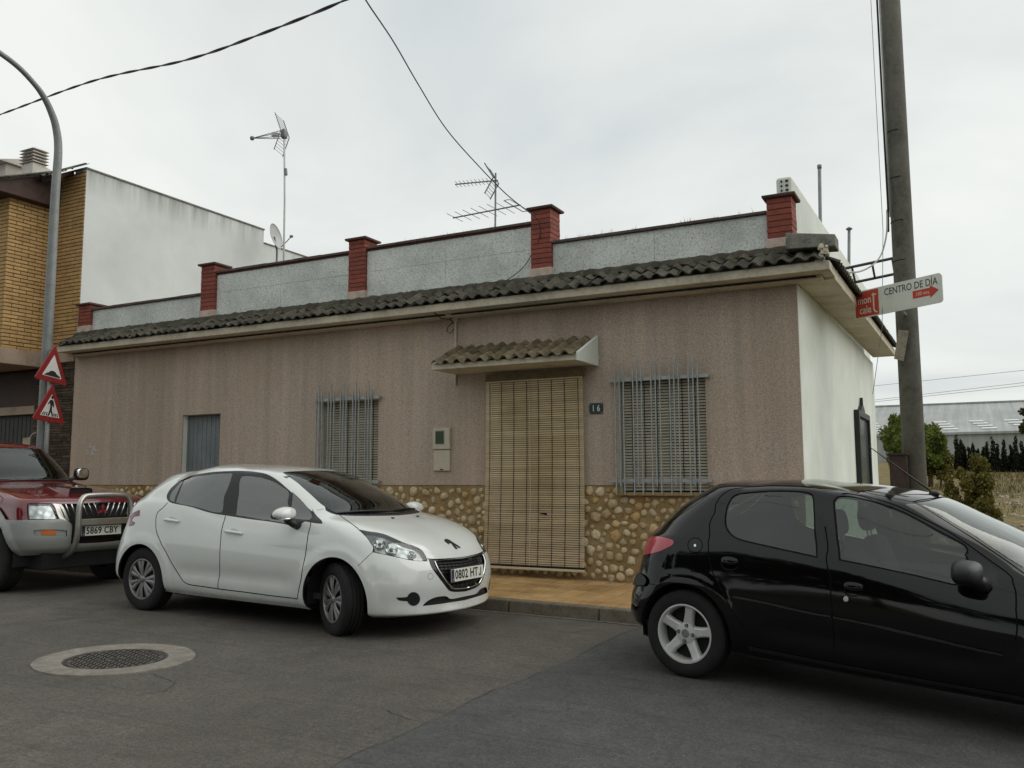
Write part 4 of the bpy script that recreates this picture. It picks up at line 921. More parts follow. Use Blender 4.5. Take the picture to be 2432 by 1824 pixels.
# ------------------------------------------------------------------ car materials
def paint(name, col, rough=.22, coat=1.0, spec=.5, dust=.25, dustcol=(.25,.22,.17)):
    m = NT(name); p = m.pos(space='object'); sx = m.n('ShaderNodeSeparateXYZ'); m.l(p, sx.inputs[0])
    low = m.ramp(sx.outputs[2],[(.18,1),(.55,0)]); n1 = m.noise(p, 5, 5, .65); n2 = m.noise(p, 60, 3)
    d = m.math('MULTIPLY', m.math('ADD', m.math('MULTIPLY', low, 1.2), .25), m.ramp(n1,[(.40,0),(.85,dust)]))
    c = m.mix(d, m.mix(m.ramp(n2,[(.3,0),(.7,.03)]), col, [min(1,x*1.3) for x in col]), dustcol)
    m.set(c, m.ramp(d,[(0,rough),(.5,.6)]), 0, spec, coat, .04); return m.mat
def glass(name, tint, refl=1.0, base=.0):
    m = NT(name); t = m.t
    tr = m.n('ShaderNodeBsdfTransparent'); tr.inputs[0].default_value = (*tint,1)
    gl = m.n('ShaderNodeBsdfGlossy'); gl.inputs['Roughness'].default_value = .015; gl.inputs['Color'].default_value = (.95,.98,.96,1)
    fr = m.n('ShaderNodeFresnel'); fr.inputs[0].default_value = 1.55
    f = m.math('MINIMUM', m.math('ADD', m.math('MULTIPLY', fr.outputs[0], refl), base), 1.0)
    mx = m.n('ShaderNodeMixShader'); m.l(f, mx.inputs[0]); m.l(tr.outputs[0], mx.inputs[1]); m.l(gl.outputs[0], mx.inputs[2])
    m.l(mx.outputs[0], m.out.inputs[0]); return m.mat
M_glass = glass('car_glass', (.38,.44,.40), 1.2, .015)
M_glass2 = glass('pale_car_glass', (.50,.56,.52), 1.6, .075)
M_screen = glass('windscreen_glass', (.62,.68,.64), 1.3, .01)
M_lens = glass('lamp_lens', (.90,.93,.92), 1.2, .02)
M_rubber = pm('tyre_rubber', (.010,.010,.0095), .85, .25, 9, .3, 120, space='object')
M_blackp = pm('black_trim', (.014,.014,.015), .45, .2, 9, space='object')
M_gloss = pm('gloss_black_trim', (.010,.010,.011), .12, .1, 9, space='object')
M_seal = pm('door_seal', (.008,.008,.008), .9, .1, 9, space='object')
M_trim = pm('cabin_trim', (.035,.036,.036), .85, .15, 9, space='object')
M_seat = pm('seat_cloth', (.045,.045,.045), .95, .2, 40, .3, 200, space='object')
M_chrome = pm('chrome', (.75,.76,.76), .12, .05, 9, metal=1, space='object')
M_alloy = pm('alloy_silver', (.56,.56,.55), .35, .06, 14, metal=.35, space='object')
M_hub = pm('wheel_trim_silver', (.24,.24,.24), .4, .15, 14, metal=.6, space='object')
M_plate = pm('plate_white', (.66,.67,.60), .4, .04, 12, space='object')
M_eu = pm('plate_blue', (.022,.028,.055), .4, .05, 9, space='object')
M_ink = pm('plate_ink', (.012,.012,.014), .5, .05, 9, space='object')
m = NT('lamp_reflector'); p = m.pos(space='object'); v = m.n('ShaderNodeTexVoronoi'); v.inputs['Scale'].default_value = 13; v.inputs['Randomness'].default_value = 1; m.l(p, v.inputs['Vector'])
m.bump(v.outputs['Distance'], .6, .014); M_refl = m.set(m.ramp(v.outputs['Distance'],[(.1,(.85,.87,.87)),(.45,(.55,.57,.57)),(.7,(.34,.35,.35))]), .2, .6)
M_darklens = pm('dark_red_lens', (.17,.012,.02), .12, .06, 12, coat=1, space='object')
M_bull = pm('dull_chrome', (.46,.45,.42), .28, .12, 9, metal=.9, space='object')
M_redlens = pm('red_lens', (.42,.035,.055), .12, .06, 12, coat=1, space='object')
M_amber = pm('amber_lens', (.55,.13,.01), .2, .1, 20, coat=1, space='object')
M_under = pm('underbody', (.012,.012,.012), .95, .2, 6, space='object')

# ------------------------------------------------------------------ shell cutting
LU, LV = 5.2, 2.6
def smooth_line(P, closed, k=4):
    P = [np.array(p,float) for p in P]; n = len(P); o = []
    rng = range(n) if closed else range(n-1)
    for i in rng:
        p1,p2 = P[i],P[(i+1)%n]
        p0 = P[i-1] if (closed or i>0) else p1; p3 = P[(i+2)%n] if (closed or i+2<n) else p2
        sharp1 = np.dot(p1-p0,p2-p1)/(np.linalg.norm(p1-p0)*np.linalg.norm(p2-p1)+1e-12) < .55
        sharp2 = np.dot(p2-p1,p3-p2)/(np.linalg.norm(p3-p2)*np.linalg.norm(p2-p1)+1e-12) < .55
        if sharp1: p0 = p1
        if sharp2: p3 = p2
        for t in np.linspace(0,1,k,endpoint=False):
            o.append(.5*((2*p1)+(p2-p0)*t+(2*p0-5*p1+4*p2-p3)*t*t+(3*p1-p0-3*p2+p3)*t**3))
    if not closed: o.append(P[-1])
    return np.clip(np.array(o),0,1)
def pip(poly, x, y):
    x0,y0 = poly[:,0],poly[:,1]; x1,y1 = np.roll(x0,-1),np.roll(y0,-1); c = np.zeros(len(x),bool)
    for a,b,d,e in zip(x0,y0,x1,y1):
        if b == e: continue
        c ^= ((b>y)!=(e>y)) & (x < (d-a)*(y-b)/(e-b)+a)
    return c
def xz_to_uv(S, pts, G):
    U,V,P = G; o = []
    for x,z in pts:
        i = np.argmin((P[:,0]-x)**2+(P[:,2]-z)**2+np.where(P[:,1]<.3,9,0)); u,v = U[i],V[i]
        for _ in range(5):
            p,n,du,dv = S.frame(np.array([u]),np.array([v])); J = np.array([[du[0,0],dv[0,0]],[du[0,2],dv[0,2]]])
            try: st = np.linalg.solve(J, [x-p[0,0], z-p[0,2]])
            except Exception: break
            u = float(np.clip(u+np.clip(st[0],-.02,.02),0,1)); v = float(np.clip(v+np.clip(st[1],-.02,.02),0,1))
        o.append((u,v))
    return o
def shell_mesh(name, P, N, F, mats, flip=False, both=False):
    """triangles on the shell with the shell's own normals"""
    used = np.unique(F); idx = -np.ones(len(P),int); idx[used] = np.arange(len(used)); P,N,F = P[used],N[used],idx[F]
    if both:
        k = len(P); P = np.vstack([P,P*[1,-1,1]]); N = np.vstack([N,N*[1,-1,1]]); F = np.vstack([F,F[:,::-1]+k])
    elif flip: P = P*[1,-1,1]; N = N*[1,-1,1]; F = F[:,::-1]
    me = bpy.data.meshes.new(name); me.from_pydata(P.tolist(),[],F.tolist())
    for m_ in (mats if isinstance(mats,(list,tuple)) else [mats]): me.materials.append(m_)
    me.polygons.foreach_set('use_smooth',[True]*len(me.polygons)); me.update()
    me.normals_split_custom_set_from_vertices(N.tolist()); return me
class Car:
    def __init__(s, root, shell, nu=120, nv=66):
        s.root = root; s.S = shell; s.lines = []; s.regions = []; s.gaps = []; s.holes = []; s.nu,s.nv = nu,nv
        U,V = np.meshgrid(np.linspace(0,1,240),np.linspace(0,.99,140),indexing='ij'); s.G = (U.ravel(),V.ravel(),shell(U.ravel(),V.ravel()))
    def region(s, name, poly, mat, off=0, pair=False, smooth=True, parent=None, liner=False, label=None, mats=None):
        L = smooth_line(poly, True) if smooth else np.array(poly,float)
        s.regions.append(dict(name=name, poly=L, mat=mat, off=off, pair=pair, parent=parent, liner=liner, label=label)); s.lines.append((L,True)); return L
    def gap(s, pts, w=.006, closed=False):
        L = smooth_line(pts, closed); s.gaps.append((L,w,closed))
        p,n,du,dv = s.S.frame(L[:,0],L[:,1])
        t = np.gradient(L,axis=0) if not closed else (np.roll(L,-1,0)-np.roll(L,1,0))
        t3 = du*t[:,:1]+dv*t[:,1:]; sd = np.cross(n,t3); sd /= np.linalg.norm(sd,axis=1,keepdims=True)+1e-12
        a,b,c = (du*du).sum(1),(du*dv).sum(1),(dv*dv).sum(1); r1,r2 = (du*sd).sum(1),(dv*sd).sum(1); det = a*c-b*b+1e-12
        o = np.stack([(c*r1-b*r2)/det,(a*r2-b*r1)/det],1)*w/2
        s.lines += [(np.clip(L+o,0,1),closed),(np.clip(L-o,0,1),closed)]
    def arch(s, cx_, cz_, r, squash=1.0):
        th = np.linspace(-R(38),R(218),46); pts = [(cx_+r*math.cos(a), cz_+r*squash*math.sin(a)) for a in th]
        zlo = min(s.rows_z0(cx_),cz_-.1)
        L = xz_to_uv(s.S, pts, s.G); L = [(u,v) for u,v in L]
        L = [(L[0][0],0.)]+L+[(L[-1][0],0.)]; L = np.array(L); s.holes.append(L); s.lines.append((L,True)); return L
    def rows_z0(s, x): return .2
    def cut(s):
        pts = [(u*LU,v*LV) for u in np.linspace(0,1,s.nu) for v in np.linspace(0,1,s.nv)]; ed = []
        for L,closed in s.lines:
            b = len(pts); pts += [(float(p[0])*LU,float(p[1])*LV) for p in L]
            ed += [(b+i,b+i+1) for i in range(len(L)-1)]+([(b+len(L)-1,b)] if closed else [])
        r = delaunay_2d_cdt([Vector(p) for p in pts], ed, [], 0, 1e-5, False)
        uv = np.array([(p.x/LU,p.y/LV) for p in r[0]]); F = np.array([f for f in r[2] if len(f)==3])
        s.uv = uv; s.P,s.N,_,_ = s.S.frame(np.clip(uv[:,0],0,1),np.clip(uv[:,1],0,.9995))
        s.N[(uv[:,0]<1e-4)|(uv[:,0]>1-1e-4),1] *= 0; s.N[uv[:,1]>.999] = (0,0,1)
        s.N /= np.linalg.norm(s.N,axis=1,keepdims=True)+1e-12
        a,b,c = s.P[F[:,0]],s.P[F[:,1]],s.P[F[:,2]]; fn = np.cross(b-a,c-a); keep = np.linalg.norm(fn,axis=1) > 1e-9
        F,fn = F[keep],fn[keep]; fl = (fn*s.N[F].mean(1)).sum(1) < 0; F[fl] = F[fl][:,::-1]
        cen = uv[F].mean(1); c3 = s.P[F].mean(1); key = np.full(len(F),-1)
        for i,rg in reversed(list(enumerate(s.regions))): key[pip(rg['poly'],cen[:,0],cen[:,1])] = i
        for L,w,closed in s.gaps:
            q = s.S(L[:,0],L[:,1]); seg = [(q[i],q[(i+1)%len(q)]) for i in range(len(q) if closed else len(q)-1)]
            near = np.full(len(c3),9.)
            for p0,p1 in seg:
                d = p1-p0; t = np.clip(((c3-p0)@d)/(d@d+1e-12),0,1); near = np.minimum(near,np.linalg.norm(c3-p0-t[:,None]*d,axis=1))
            key[near < w*.52] = -2
        for L in s.holes: key[pip(L,cen[:,0],cen[:,1])] = -3
        s.F,s.key = F,key
    def emit(s, body_mat, body='body'):
        def link(name, me, parent): o = bpy.data.objects.new(name, me); COL.objects.link(o); o.parent = parent; return o
        s.objs = {}
        f = s.F[s.key==-1]; o = link(body, shell_mesh(body,s.P,s.N,f,body_mat,both=True), s.root); s.objs[body] = [o]
        lin = [f]
        g_ = s.F[s.key==-2]
        if len(g_): lin.append(g_); link('door_seals', shell_mesh('door_seals', s.P-s.N*.009, s.N, g_, M_seal, both=True), s.root)
        for i,rg in enumerate(s.regions):
            f = s.F[s.key==i]
            if not len(f): print('empty region',rg['name']); continue
            Pn = s.P+s.N*rg['off']; res = []
            for side in ((False,True) if rg['pair'] else (None,)):
                par = s.root
                if rg['parent']:
                    pl = s.objs.get(rg['parent']); par = pl[min(len(pl)-1, 1 if side is False else 0)] if pl else s.root
                me = shell_mesh(rg['name'],Pn,s.N,f,rg['mat'],both=side is None,flip=bool(side))
                o = link(rg['name'], me, par); res.append(o)
                if rg['label']: o['label'] = rg['label']
            s.objs.setdefault(rg['name'],[]).extend(res)
            if rg['liner']: lin.append(f)
        f = np.vstack(lin); link('cabin_lining', shell_mesh('cabin_lining', s.P-s.N*.02, -s.N, f[:,::-1], M_trim, both=True), s.root)
        return s.objs
    def run(s, us, vs, off, side):
        p,n,_,_ = s.S.frame(np.asarray(us,float),np.clip(np.asarray(vs,float),0,.999)); q = (p+n*off)*[1,side,1]; return [tuple(x) for x in q]
    def at(s, uv, off=0, side=-1):
        p,n,du,dv = s.S.frame(np.array([uv[0]]),np.array([min(uv[1],.999)])); q = p[0]+n[0]*off; q[1] *= side; nn = n[0].copy(); nn[1] *= side
        return Vector(q), Vector(nn)
def part(mb, name, mat, parent, **k): return mb.build(name, mat, parent, local=True, **k)
def blob(cx_,cy_,cz_, rx,ry,rz, n=2.6, nu=20, nv=12, squish=None):
    """rounded solid (superellipsoid)"""
    mb = MB(); sg = lambda a,e: math.copysign(abs(a)**e,a)
    for j in range(nv+1):
        ph = -math.pi/2+math.pi*j/nv
        for i in range(nu):
            th = 2*math.pi*i/nu
            q = [sg(math.cos(ph),2/n)*sg(math.cos(th),2/n), sg(math.cos(ph),2/n)*sg(math.sin(th),2/n), sg(math.sin(ph),2/n)]
            if squish: q = squish(q)
            mb.v.append((cx_+rx*q[0],cy_+ry*q[1],cz_+rz*q[2]))
    mb.f = [(j*nu+i,j*nu+(i+1)%nu,(j+1)*nu+(i+1)%nu,(j+1)*nu+i) for j in range(nv) for i in range(nu)]; mb.m = [0]*len(mb.f)
    return mb
def wheel(car, x, y, z, R0, wd, rim_r, style, steer=0, side=-1):
    """side -1: the right-hand wheel (outer face towards -y)"""
    w = bpy.data.objects.new('wheel', None); COL.objects.link(w); w.parent = car; w.location = (x,side*y,z); w.rotation_euler = (0,0,steer+(0 if side<0 else math.pi)); w.empty_display_size = .1
    fn = lambda r,a,h: (r*math.cos(a), h, r*math.sin(a)); h = wd/2
    prof = [(rim_r-.012,-h*.86),(rim_r+.006,-h*.95),(rim_r+.03,-h*1.02),(R0-.035,-h*1.0),(R0-.012,-h*.90),(R0,-h*.72)]
    for gx in (-.38,0,.38): prof += [(R0,h*(gx-.07)),(R0-.008,h*(gx-.05)),(R0-.008,h*(gx+.05)),(R0,h*(gx+.07))]
    prof += [(R0,h*.72),(R0-.012,h*.9),(R0-.035,h),(rim_r+.03,h*1.02),(rim_r-.012,h*.9)]
    part(MB().lathe(prof,48,fn),'tyre',M_rubber,w,smooth=35)
    rim = part(MB().lathe([(rim_r-.004,-h*.90),(rim_r-.002,-h*.97),(rim_r-.012,-h*.98),(rim_r-.022,-h*.80),(rim_r-.03,h*.2),(rim_r-.02,h*.9)],48,fn),'rim',M_alloy if style=='alloy' else M_hub,w,smooth=40)
    part(MB().lathe([(.001,-h*.05),(rim_r-.03,-h*.05)],32,fn),'brake_disc',M_under,w)
    if style == 'alloy':
        mb = MB(); yo = -h*.80
        for k in range(5):
            a = R(82)+k*2*math.pi/5; L = []
            for r_,hw,d in ((.035,.040,.018),(.07,.040,.014),(.10,.036,.010),(.14,.034,.006),(.175,.038,.002),(rim_r-.012,.046,-.004)): L.append((r_,hw,d))
            vs = []
            for r_,hw,d in L:
                for q,dd in ((-1,.016),(-.72,0),(.72,0),(1,.016)): vs.append((r_,q*hw,yo+d+dd))
                for q in (1,-1): vs.append((r_,q*hw,yo+.05))
            vs = [(r_*math.cos(a)-t*math.sin(a), yy, r_*math.sin(a)+t*math.cos(a)) for r_,t,yy in vs]; n = 6
            mb.add(vs,[(i*n+j,i*n+(j+1)%n,(i+1)*n+(j+1)%n,(i+1)*n+j) for i in range(len(L)-1) for j in range(n)]+[tuple(range((len(L)-1)*n,len(L)*n))])
        part(mb,'spokes',M_alloy,rim,smooth=40,bevel=.004)
        part(MB().lathe([(.001,yo+.006),(.035,yo+.006),(.072,yo+.012),(.076,yo+.05)],32,fn),'hub',M_alloy,rim,smooth=40)
        part(MB().lathe([(.001,yo+.001),(.026,yo+.001),(.03,yo+.006)],24,fn),'cap',M_hub,rim,smooth=40)
        for k in range(4):
            mb = MB(); a = R(84)+k*math.pi/2; bx,bz = .054*math.cos(a),.054*math.sin(a)
            mb.lathe([(.0135,yo+.012),(.0135,yo+.0045),(.0105,yo+.0045)],14,lambda r,t,hh,bx=bx,bz=bz:(bx+r*math.cos(t),hh,bz+r*math.sin(t)),mi=1)
            mb.lathe([(.001,yo+.0035),(.0075,yo+.0035),(.0085,yo+.008)],8,lambda r,t,hh,bx=bx,bz=bz:(bx+r*math.cos(t),hh,bz+r*math.sin(t)))
            part(mb,'bolt',[M_chrome,M_under],rim,smooth=40)
    else:
        yo = -h*.86; mb = MB(); ns = 7
        for k in range(ns):
            for q in (-1,1):
                a = k*2*math.pi/ns+q*.175; vs = []; rr_ = ((.03,.010),(.06,.0125),(.11,.017),(.16,.0235),(rim_r-.008,.029))
                for r_,hw in rr_:
                    dd = .010*(1-abs(r_-.12)/.12)
                    for t,d in ((-hw,.006),(-hw*.55,0),(hw*.55,.001),(hw,.008)): vs.append((r_,t,yo-dd+d))
                aa = a-q*.05
                vs = [(r_*math.cos(aa+q*.05*r_/.2)-t*math.sin(aa), yy, r_*math.sin(aa+q*.05*r_/.2)+t*math.cos(aa)) for r_,t,yy in vs]
                mb.add(vs,[(i*4+j,i*4+j+1,(i+1)*4+j+1,(i+1)*4+j) for i in range(len(rr_)-1) for j in range(3)])
        part(mb,'spokes',M_hub,rim,smooth=40)
        part(MB().lathe([(.001,yo-.012),(.026,yo-.012),(.034,yo-.006),(.038,yo+.01)],24,fn),'cap',M_hub,rim,smooth=40)
        part(MB().lathe([(.001,yo+.018),(rim_r-.01,yo+.018)],32,fn),'backing',M_blackp,rim)
    return w
def number_plate(car, x, z, chars, tilt=0, side=1, yoff=0):
    """front plate facing +x, 520 x 110 mm"""
    pl = bpy.data.objects.new('number_plate', None); COL.objects.link(pl); pl.parent = car; pl.location = (x,yoff,z); pl.rotation_euler = (0,tilt,0)
    part(MB().box(-.012,-.001,-.268,.268,-.063,.063),'plate_holder',M_blackp,pl,bevel=.004)
    part(MB().box(-.0008,.003,-.26,.26,-.055,.055),'plate',M_plate,pl,bevel=.002)
    part(MB().box(.0032,.0042,-.258,-.216,-.053,.053),'blue_band',M_eu,pl)
    if chars[-1] == 'J':                       # the built-in face has a J that drops below the line; draw it at full height
        part(MB().prism([(.021,.038),(.021,-.015),(.015,-.032),(0,-.0385),(-.015,-.032),(-.021,-.015),(-.010,-.013),(-.007,-.024),(0,-.0275),(.007,-.024),(.010,-.013),(.010,.038)],lambda u,v,w:(w,.197+u,v),.0042,.0049),'characters',M_ink,pl)
        chars = chars[:-1]+' '
    for body,u0,sx in ((chars.split()[0],-.102,.90),(chars.split()[1],.122 if len(chars.split()[1])==3 else .098,.88)):
        text(body,.108,M_ink,'characters',pl,lambda u,v,w,u0=u0:(.0042+w,u0+u,v),sx,.0006,.0022,local=True,space=1.06)
    text('E',.022,M_plate,'country_letter',pl,lambda u,v,w:(.0048+w,-.237+u,-.035+v),1,.0003,local=True)
    return pl
def seat(car, x, y, z, rear=False, w=.25, back=.62):
    st = bpy.data.objects.new('seat', None); COL.objects.link(st); st.parent = car; st.location = (x,y,z)
    part(blob(.05,0,.08,.26,w,.09,4),'cushion',M_seat,st,smooth=True)
    part(blob(0,0,0,.075,w*.95,back/2,3.4),'backrest',M_seat,st,smooth=True,loc=(-.25,0,.10+back/2),rot=(0,-.32,0))
    hx = -.25-.32*(back/2+.12); hz = .10+back+.10
    part(blob(0,0,0,.05,.125,.09,2.8),'headrest',M_seat,st,smooth=True,loc=(hx,0,hz),rot=(0,-.2,0))
    mb = MB()
    for q in (-.05,.05): mb.tube([(hx+.01,q,hz-.04),(hx+.035,q,hz-.20)],.006,6)
    part(mb,'headrest_posts',M_chrome,st,smooth=True); return st
def bench(car, x, z, w):
    st = bpy.data.objects.new('rear_bench', None); COL.objects.link(st); st.parent = car; st.location = (x,0,z)
    part(blob(.05,0,.06,.24,w,.09,4),'cushion',M_seat,st,smooth=True)
    part(blob(0,0,0,.08,w,.29,4),'backrest',M_seat,st,smooth=True,loc=(-.26,0,.36),rot=(0,-.3,0))
    for q in (-.36,.36): part(blob(0,0,0,.045,.12,.07,2.8),'headrest',M_seat,st,smooth=True,loc=(-.37,q,.70),rot=(0,-.2,0))
    return st
def steering(car, x, y, z, r=.185):
    sw = MB(); n = 28; ang = .42
    P = [(x-r*math.sin(2*math.pi*k/n)*math.sin(ang)*1.0, y+r*math.cos(2*math.pi*k/n), z+r*math.sin(2*math.pi*k/n)*math.cos(ang)) for k in range(n+1)]
    sw.tube(P,.014,8); sw.tube([(x,y-r,z),(x,y+r,z)],.012,6); sw.tube([(x,y,z),(x+.25,y,z-.10)],.03,8); part(sw,'steering_wheel',M_trim,car,smooth=True)
def wells(car, x, z, r, y0, y1):
    n = 18
    for s_ in (-1,1):
        vs = []; mb = MB()
        for k in range(n+1):
            a = -.22+(math.pi+.44)*k/n
            vs += [(x+r*math.cos(a),s_*y0,z+r*math.sin(a)),(x+r*math.cos(a),s_*y1,z+r*math.sin(a))]
        mb.add(vs,[(2*k,2*k+1,2*k+3,2*k+2) for k in range(n)]); mb.add([vs[2*k] for k in range(n+1)],[tuple(range(n+1))])
        part(mb,'wheel_well',M_under,car,smooth=True)
LION = [(-0.97,0.61),(-0.75,0.92),(-0.22,1.03),(0.14,0.81),(0.33,0.42),(0.56,0.0),(0.78,-0.39),(0.94,-0.83),(0.58,-0.89),(0.39,-0.42),(0.22,-0.17),(0.08,-0.5),(0.08,-0.94),(-0.25,-0.94),(-0.25,-0.42),(-0.11,0.06),(-0.25,0.25),(-0.53,0.19),(-0.81,0.0),(-0.94,0.22),(-0.69,0.36),(-1.0,0.36)]
def emblem_on(car, parent, poly, pos, nrm, size, up=Vector((0,0,1)), mat=None, name='emblem', ext=.006, flipx=1):
    r_ = up.cross(nrm).normalized(); u_ = nrm.cross(r_)
    mb = MB(); mb.prism(poly, lambda a,b,w: tuple(pos+r_*(a*size*flipx)+u_*(b*size)+nrm*w), -.002, ext); return part(mb,name,mat or M_chrome,parent)
def rounded_bar(p0, p1, n, w, t):
    """flattened grab bar between two points standing off a surface with normal n"""
    mb = MB(); d = p1-p0; L = d.length; d.normalize(); s_ = n.cross(d).normalized(); vs = []; N = 9; K = 8
    for i in range(N):
        q = i/(N-1); rise = t*(.35+.65*math.sin(math.pi*q)**.5); ww = w*(.55+.45*math.sin(math.pi*q)**.5)
        c = p0+d*(L*q)
        for k in range(K):
            a = 2*math.pi*k/K; vs.append(c+s_*(ww*math.cos(a))+n*(rise+t*.45*math.sin(a)))
    return mb.add(vs,[(i*K+k,i*K+(k+1)%K,(i+1)*K+(k+1)%K,(i+1)*K+k) for i in range(N-1) for k in range(K)]+[tuple(range(K)),tuple(range((N-1)*K,N*K))])
# ------------------------------------------------------------------ white hatchback
def car_root(name, loc, yaw, pitch, label, cat='car', group=None):
    o = empty(name, loc, label, cat, group); o.rotation_mode = 'XYZ'
    o.rotation_euler = (Matrix.Rotation(R(yaw),3,'Z') @ Matrix.Rotation(R(pitch),3,'Y')).to_euler(); return o
CARS = 'cars parked along the kerb'
M_wp = paint('white_car_paint', (.63,.655,.63), .16, 1.0, .5, .3, (.33,.29,.22))
wc = car_root('hatchback_car', (-7.435,7.047,.104), -2.78, .873, 'white five-door hatchback with front wheels turned, parked in front of the house', group=CARS)
K = WHITE_LINES
K['windscreen'] = [(1.0,.80),(.955,.80),(.91,.797),(.8896,.7894),(.8877,.7278),(.8846,.7099),(.8786,.6525),(.8849,.6268),(.8934,.6107),(.9233,.603),(1.0,.5941)]
K['cowl'] = [(.883,.634),(.8849,.6268),(.8934,.6107),(.9233,.603),(1.0,.5941),(1.0,.578),(.92,.588),(.885,.600),(.874,.620)]
def flares(axles, zc, r0, amp, dent):
    def ex(o, u, v):
        sgn = np.where(np.abs(o[:,1])>.5,1,0)
        for ax in axles:
            d = np.hypot(o[:,0]-ax,o[:,2]-zc); o[:,1] += sgn*amp*(1/(1+np.exp((d-r0)/.012)))*np.clip((o[:,2]-.12)/.1,0,1)
        x0,x1,za,zb,am = dent
        o[:,1] -= sgn*am*np.exp(-((o[:,2]-(za+zb)/2)/((zb-za)/2))**2)*np.clip((o[:,0]-x0)/.2,0,1)*np.clip((x1-o[:,0])/.2,0,1)
        return o
    return ex
S = Shell(WHITE_ROWS, flares((0,2.56),.31,.45,.012,(.45,2.15,.36,.50,.014))); C_ = Car(wc, S)
C_.arch(0,.31,.352); C_.arch(2.565,.315,.362)
C_.region('quarter_window',K['quarter_glass'],M_glass2,-.003,True)
C_.region('door_window',K['rear_glass'],M_glass2,-.003,True); C_.region('door_window',K['front_glass'],M_glass2,-.003,True)
C_.region('corner_window',K['front_quarter_glass'],M_glass2,-.003,True)
C_.region('window_trim',K['dlo'],M_gloss,-.001,True)
C_.region('windscreen',K['windscreen'],M_screen,-.002); C_.region('cowl',K['cowl'],M_blackp,-.006)
C_.region('headlight',K['headlight'],M_lens,.002,True)
C_.region('grille',K['grille_mesh'],M_blackp,-.022); C_.region('grille_frame',K['grille'],M_gloss,.001)
C_.region('lower_intake',K['lower_intake'],M_blackp,-.02); C_.region('fog_lamp_cover',K['fog'],M_blackp,.003,True); C_.region('fog_lamp_trim',K['fog_tail'],M_blackp,.002,True)
C_.region('taillight',K['taillight'],M_darklens,.004,True)
C_.region('tailgate_window',[(0,.73),(.06,.73),(.105,.72),(.115,.66),(.10,.62),(.05,.60),(0,.60)],M_glass,-.002)
C_.region('rear_door',K['rear_door'],M_wp,0,True,liner=True); C_.region('front_door',K['front_door'],M_wp,0,True,liner=True)
C_.region('bonnet',K['hood'],M_wp,.0005)
C_.gap(K['rear_door'][0:19],.010); C_.gap(K['front_door'][6:14],.010); C_.gap(K['hood'][0:3],.009); C_.gap(K['hood'][10:13],.008); C_.gap(K['bumper_gap'],.005); C_.gap(K['pillar_gap'],.005); C_.gap(K['tow'],.003,True); C_.gap(K['headlight'],.008,True)
C_.cut(); OB = C_.emit(M_wp)
# lamps: bright bowl under the clear lens, with two round reflectors
hl = OB['headlight']; poly = smooth_line(K['headlight'],True)
f = C_.F[C_.key==[r['name'] for r in C_.regions].index('headlight')]
for side,par in ((False,hl[0]),(True,hl[1])):
    o = bpy.data.objects.new('reflector', shell_mesh('reflector',C_.P-C_.N*.03,C_.N,f,M_refl,flip=side)); COL.objects.link(o); o.parent = par
    cuv = K['lamp_bowls']
    for q,(uu,vv) in enumerate(cuv):
        p_,n_ = C_.at((uu,vv),-.026,1 if not side else -1); r_ = (.046,.052,.036)[q]
        a_ = n_.orthogonal().normalized(); b_ = n_.cross(a_)
        mb = MB(); mb.lathe([(.001,-.004),(r_*.35,-.002),(r_*.36,.010),(r_*.45,.004),(r_,.018),(r_*1.04,.016)],24,lambda r,t,h,p_=p_,n_=n_,a_=a_,b_=b_:tuple(p_+a_*(r*math.cos(t))+b_*(r*math.sin(t))+n_*h)); part(mb,'bowl',[M_chrome],par,smooth=40); part(blob(p_.x,p_.y,p_.z,.016,.016,.016),'bulb',M_blackp,par,smooth=True)
# grille bars following the opening
mb = MB(); gp = smooth_line(K['grille_mesh'],True)
for vv in np.linspace(.178,.318,9):
    us = np.linspace(.93,1,24); ok = pip(gp,us,np.full(24,vv)); us = us[ok]
    if len(us) < 3: continue
    us = np.append(us,1.0)
    for sd_ in (-1,1):
        mb.tube(C_.run(us,np.full(len(us),vv),-.014,sd_),.0042,5)
for du_ in np.linspace(.94,1,9):
    vs_ = np.linspace(.165,.325,12); ok = pip(gp,np.full(12,du_-1e-4),vs_); vs_ = vs_[ok]
    if len(vs_) < 3: continue
    for sd_ in (-1,1): mb.tube(C_.run(np.full(len(vs_),du_),vs_,-.016,sd_),.003,4)
part(mb,'grille_bars',M_gloss,OB['grille'][0])
gl_ = smooth_line(K['grille_mesh'][2:],False); mb = MB()
for sd_ in (-1,1): mb.tube(C_.run(gl_[:,0],gl_[:,1],.004,sd_),.008,7)
part(mb,'chrome_surround',M_chrome,OB['grille_frame'][0],smooth=True)
number_plate(wc, 3.362, .512, '0802 HTJ', -.06)
p_,n_ = C_.at((1.0,K['emblem'][0][1]),.001); emblem_on(wc, OB['bonnet'][0], LION, p_, n_, .070, mat=M_blackp, name='lion_emblem', flipx=1)
for sd_ in (-1,1):
    p_,n_ = C_.at(K['washer'][0],0,sd_); part(blob(p_.x,p_.y,p_.z+.004,.016,.014,.008),'washer_jet',M_blackp,OB['bonnet'][0],smooth=True)
# door handles
for key,dr in (('handle_rear','rear_door'),('handle_front','front_door')):
    for sd_,j in ((-1,1),(1,0)):
        (a,na),(b,nb) = C_.at(K[key][0],.006,sd_),C_.at(K[key][1],.006,sd_); mid = (a+b)/2; d = (b-a).normalized(); up_ = na.cross(d)
        part(rounded_bar(a,b,na,.016,.026),'handle',M_wp,OB[dr][0 if sd_>0 else 1],smooth=True)
        mb = MB(); rr_ = [mid+d*(.058*math.cos(t))+Vector((0,0,1))*(.034*math.sin(t)+.004)-na*.0035 for t in np.linspace(0,2*math.pi,24,endpoint=False)]
        mb.add(rr_,[tuple(range(24))]); part(mb,'handle_recess',M_wp,OB[dr][0 if sd_>0 else 1])
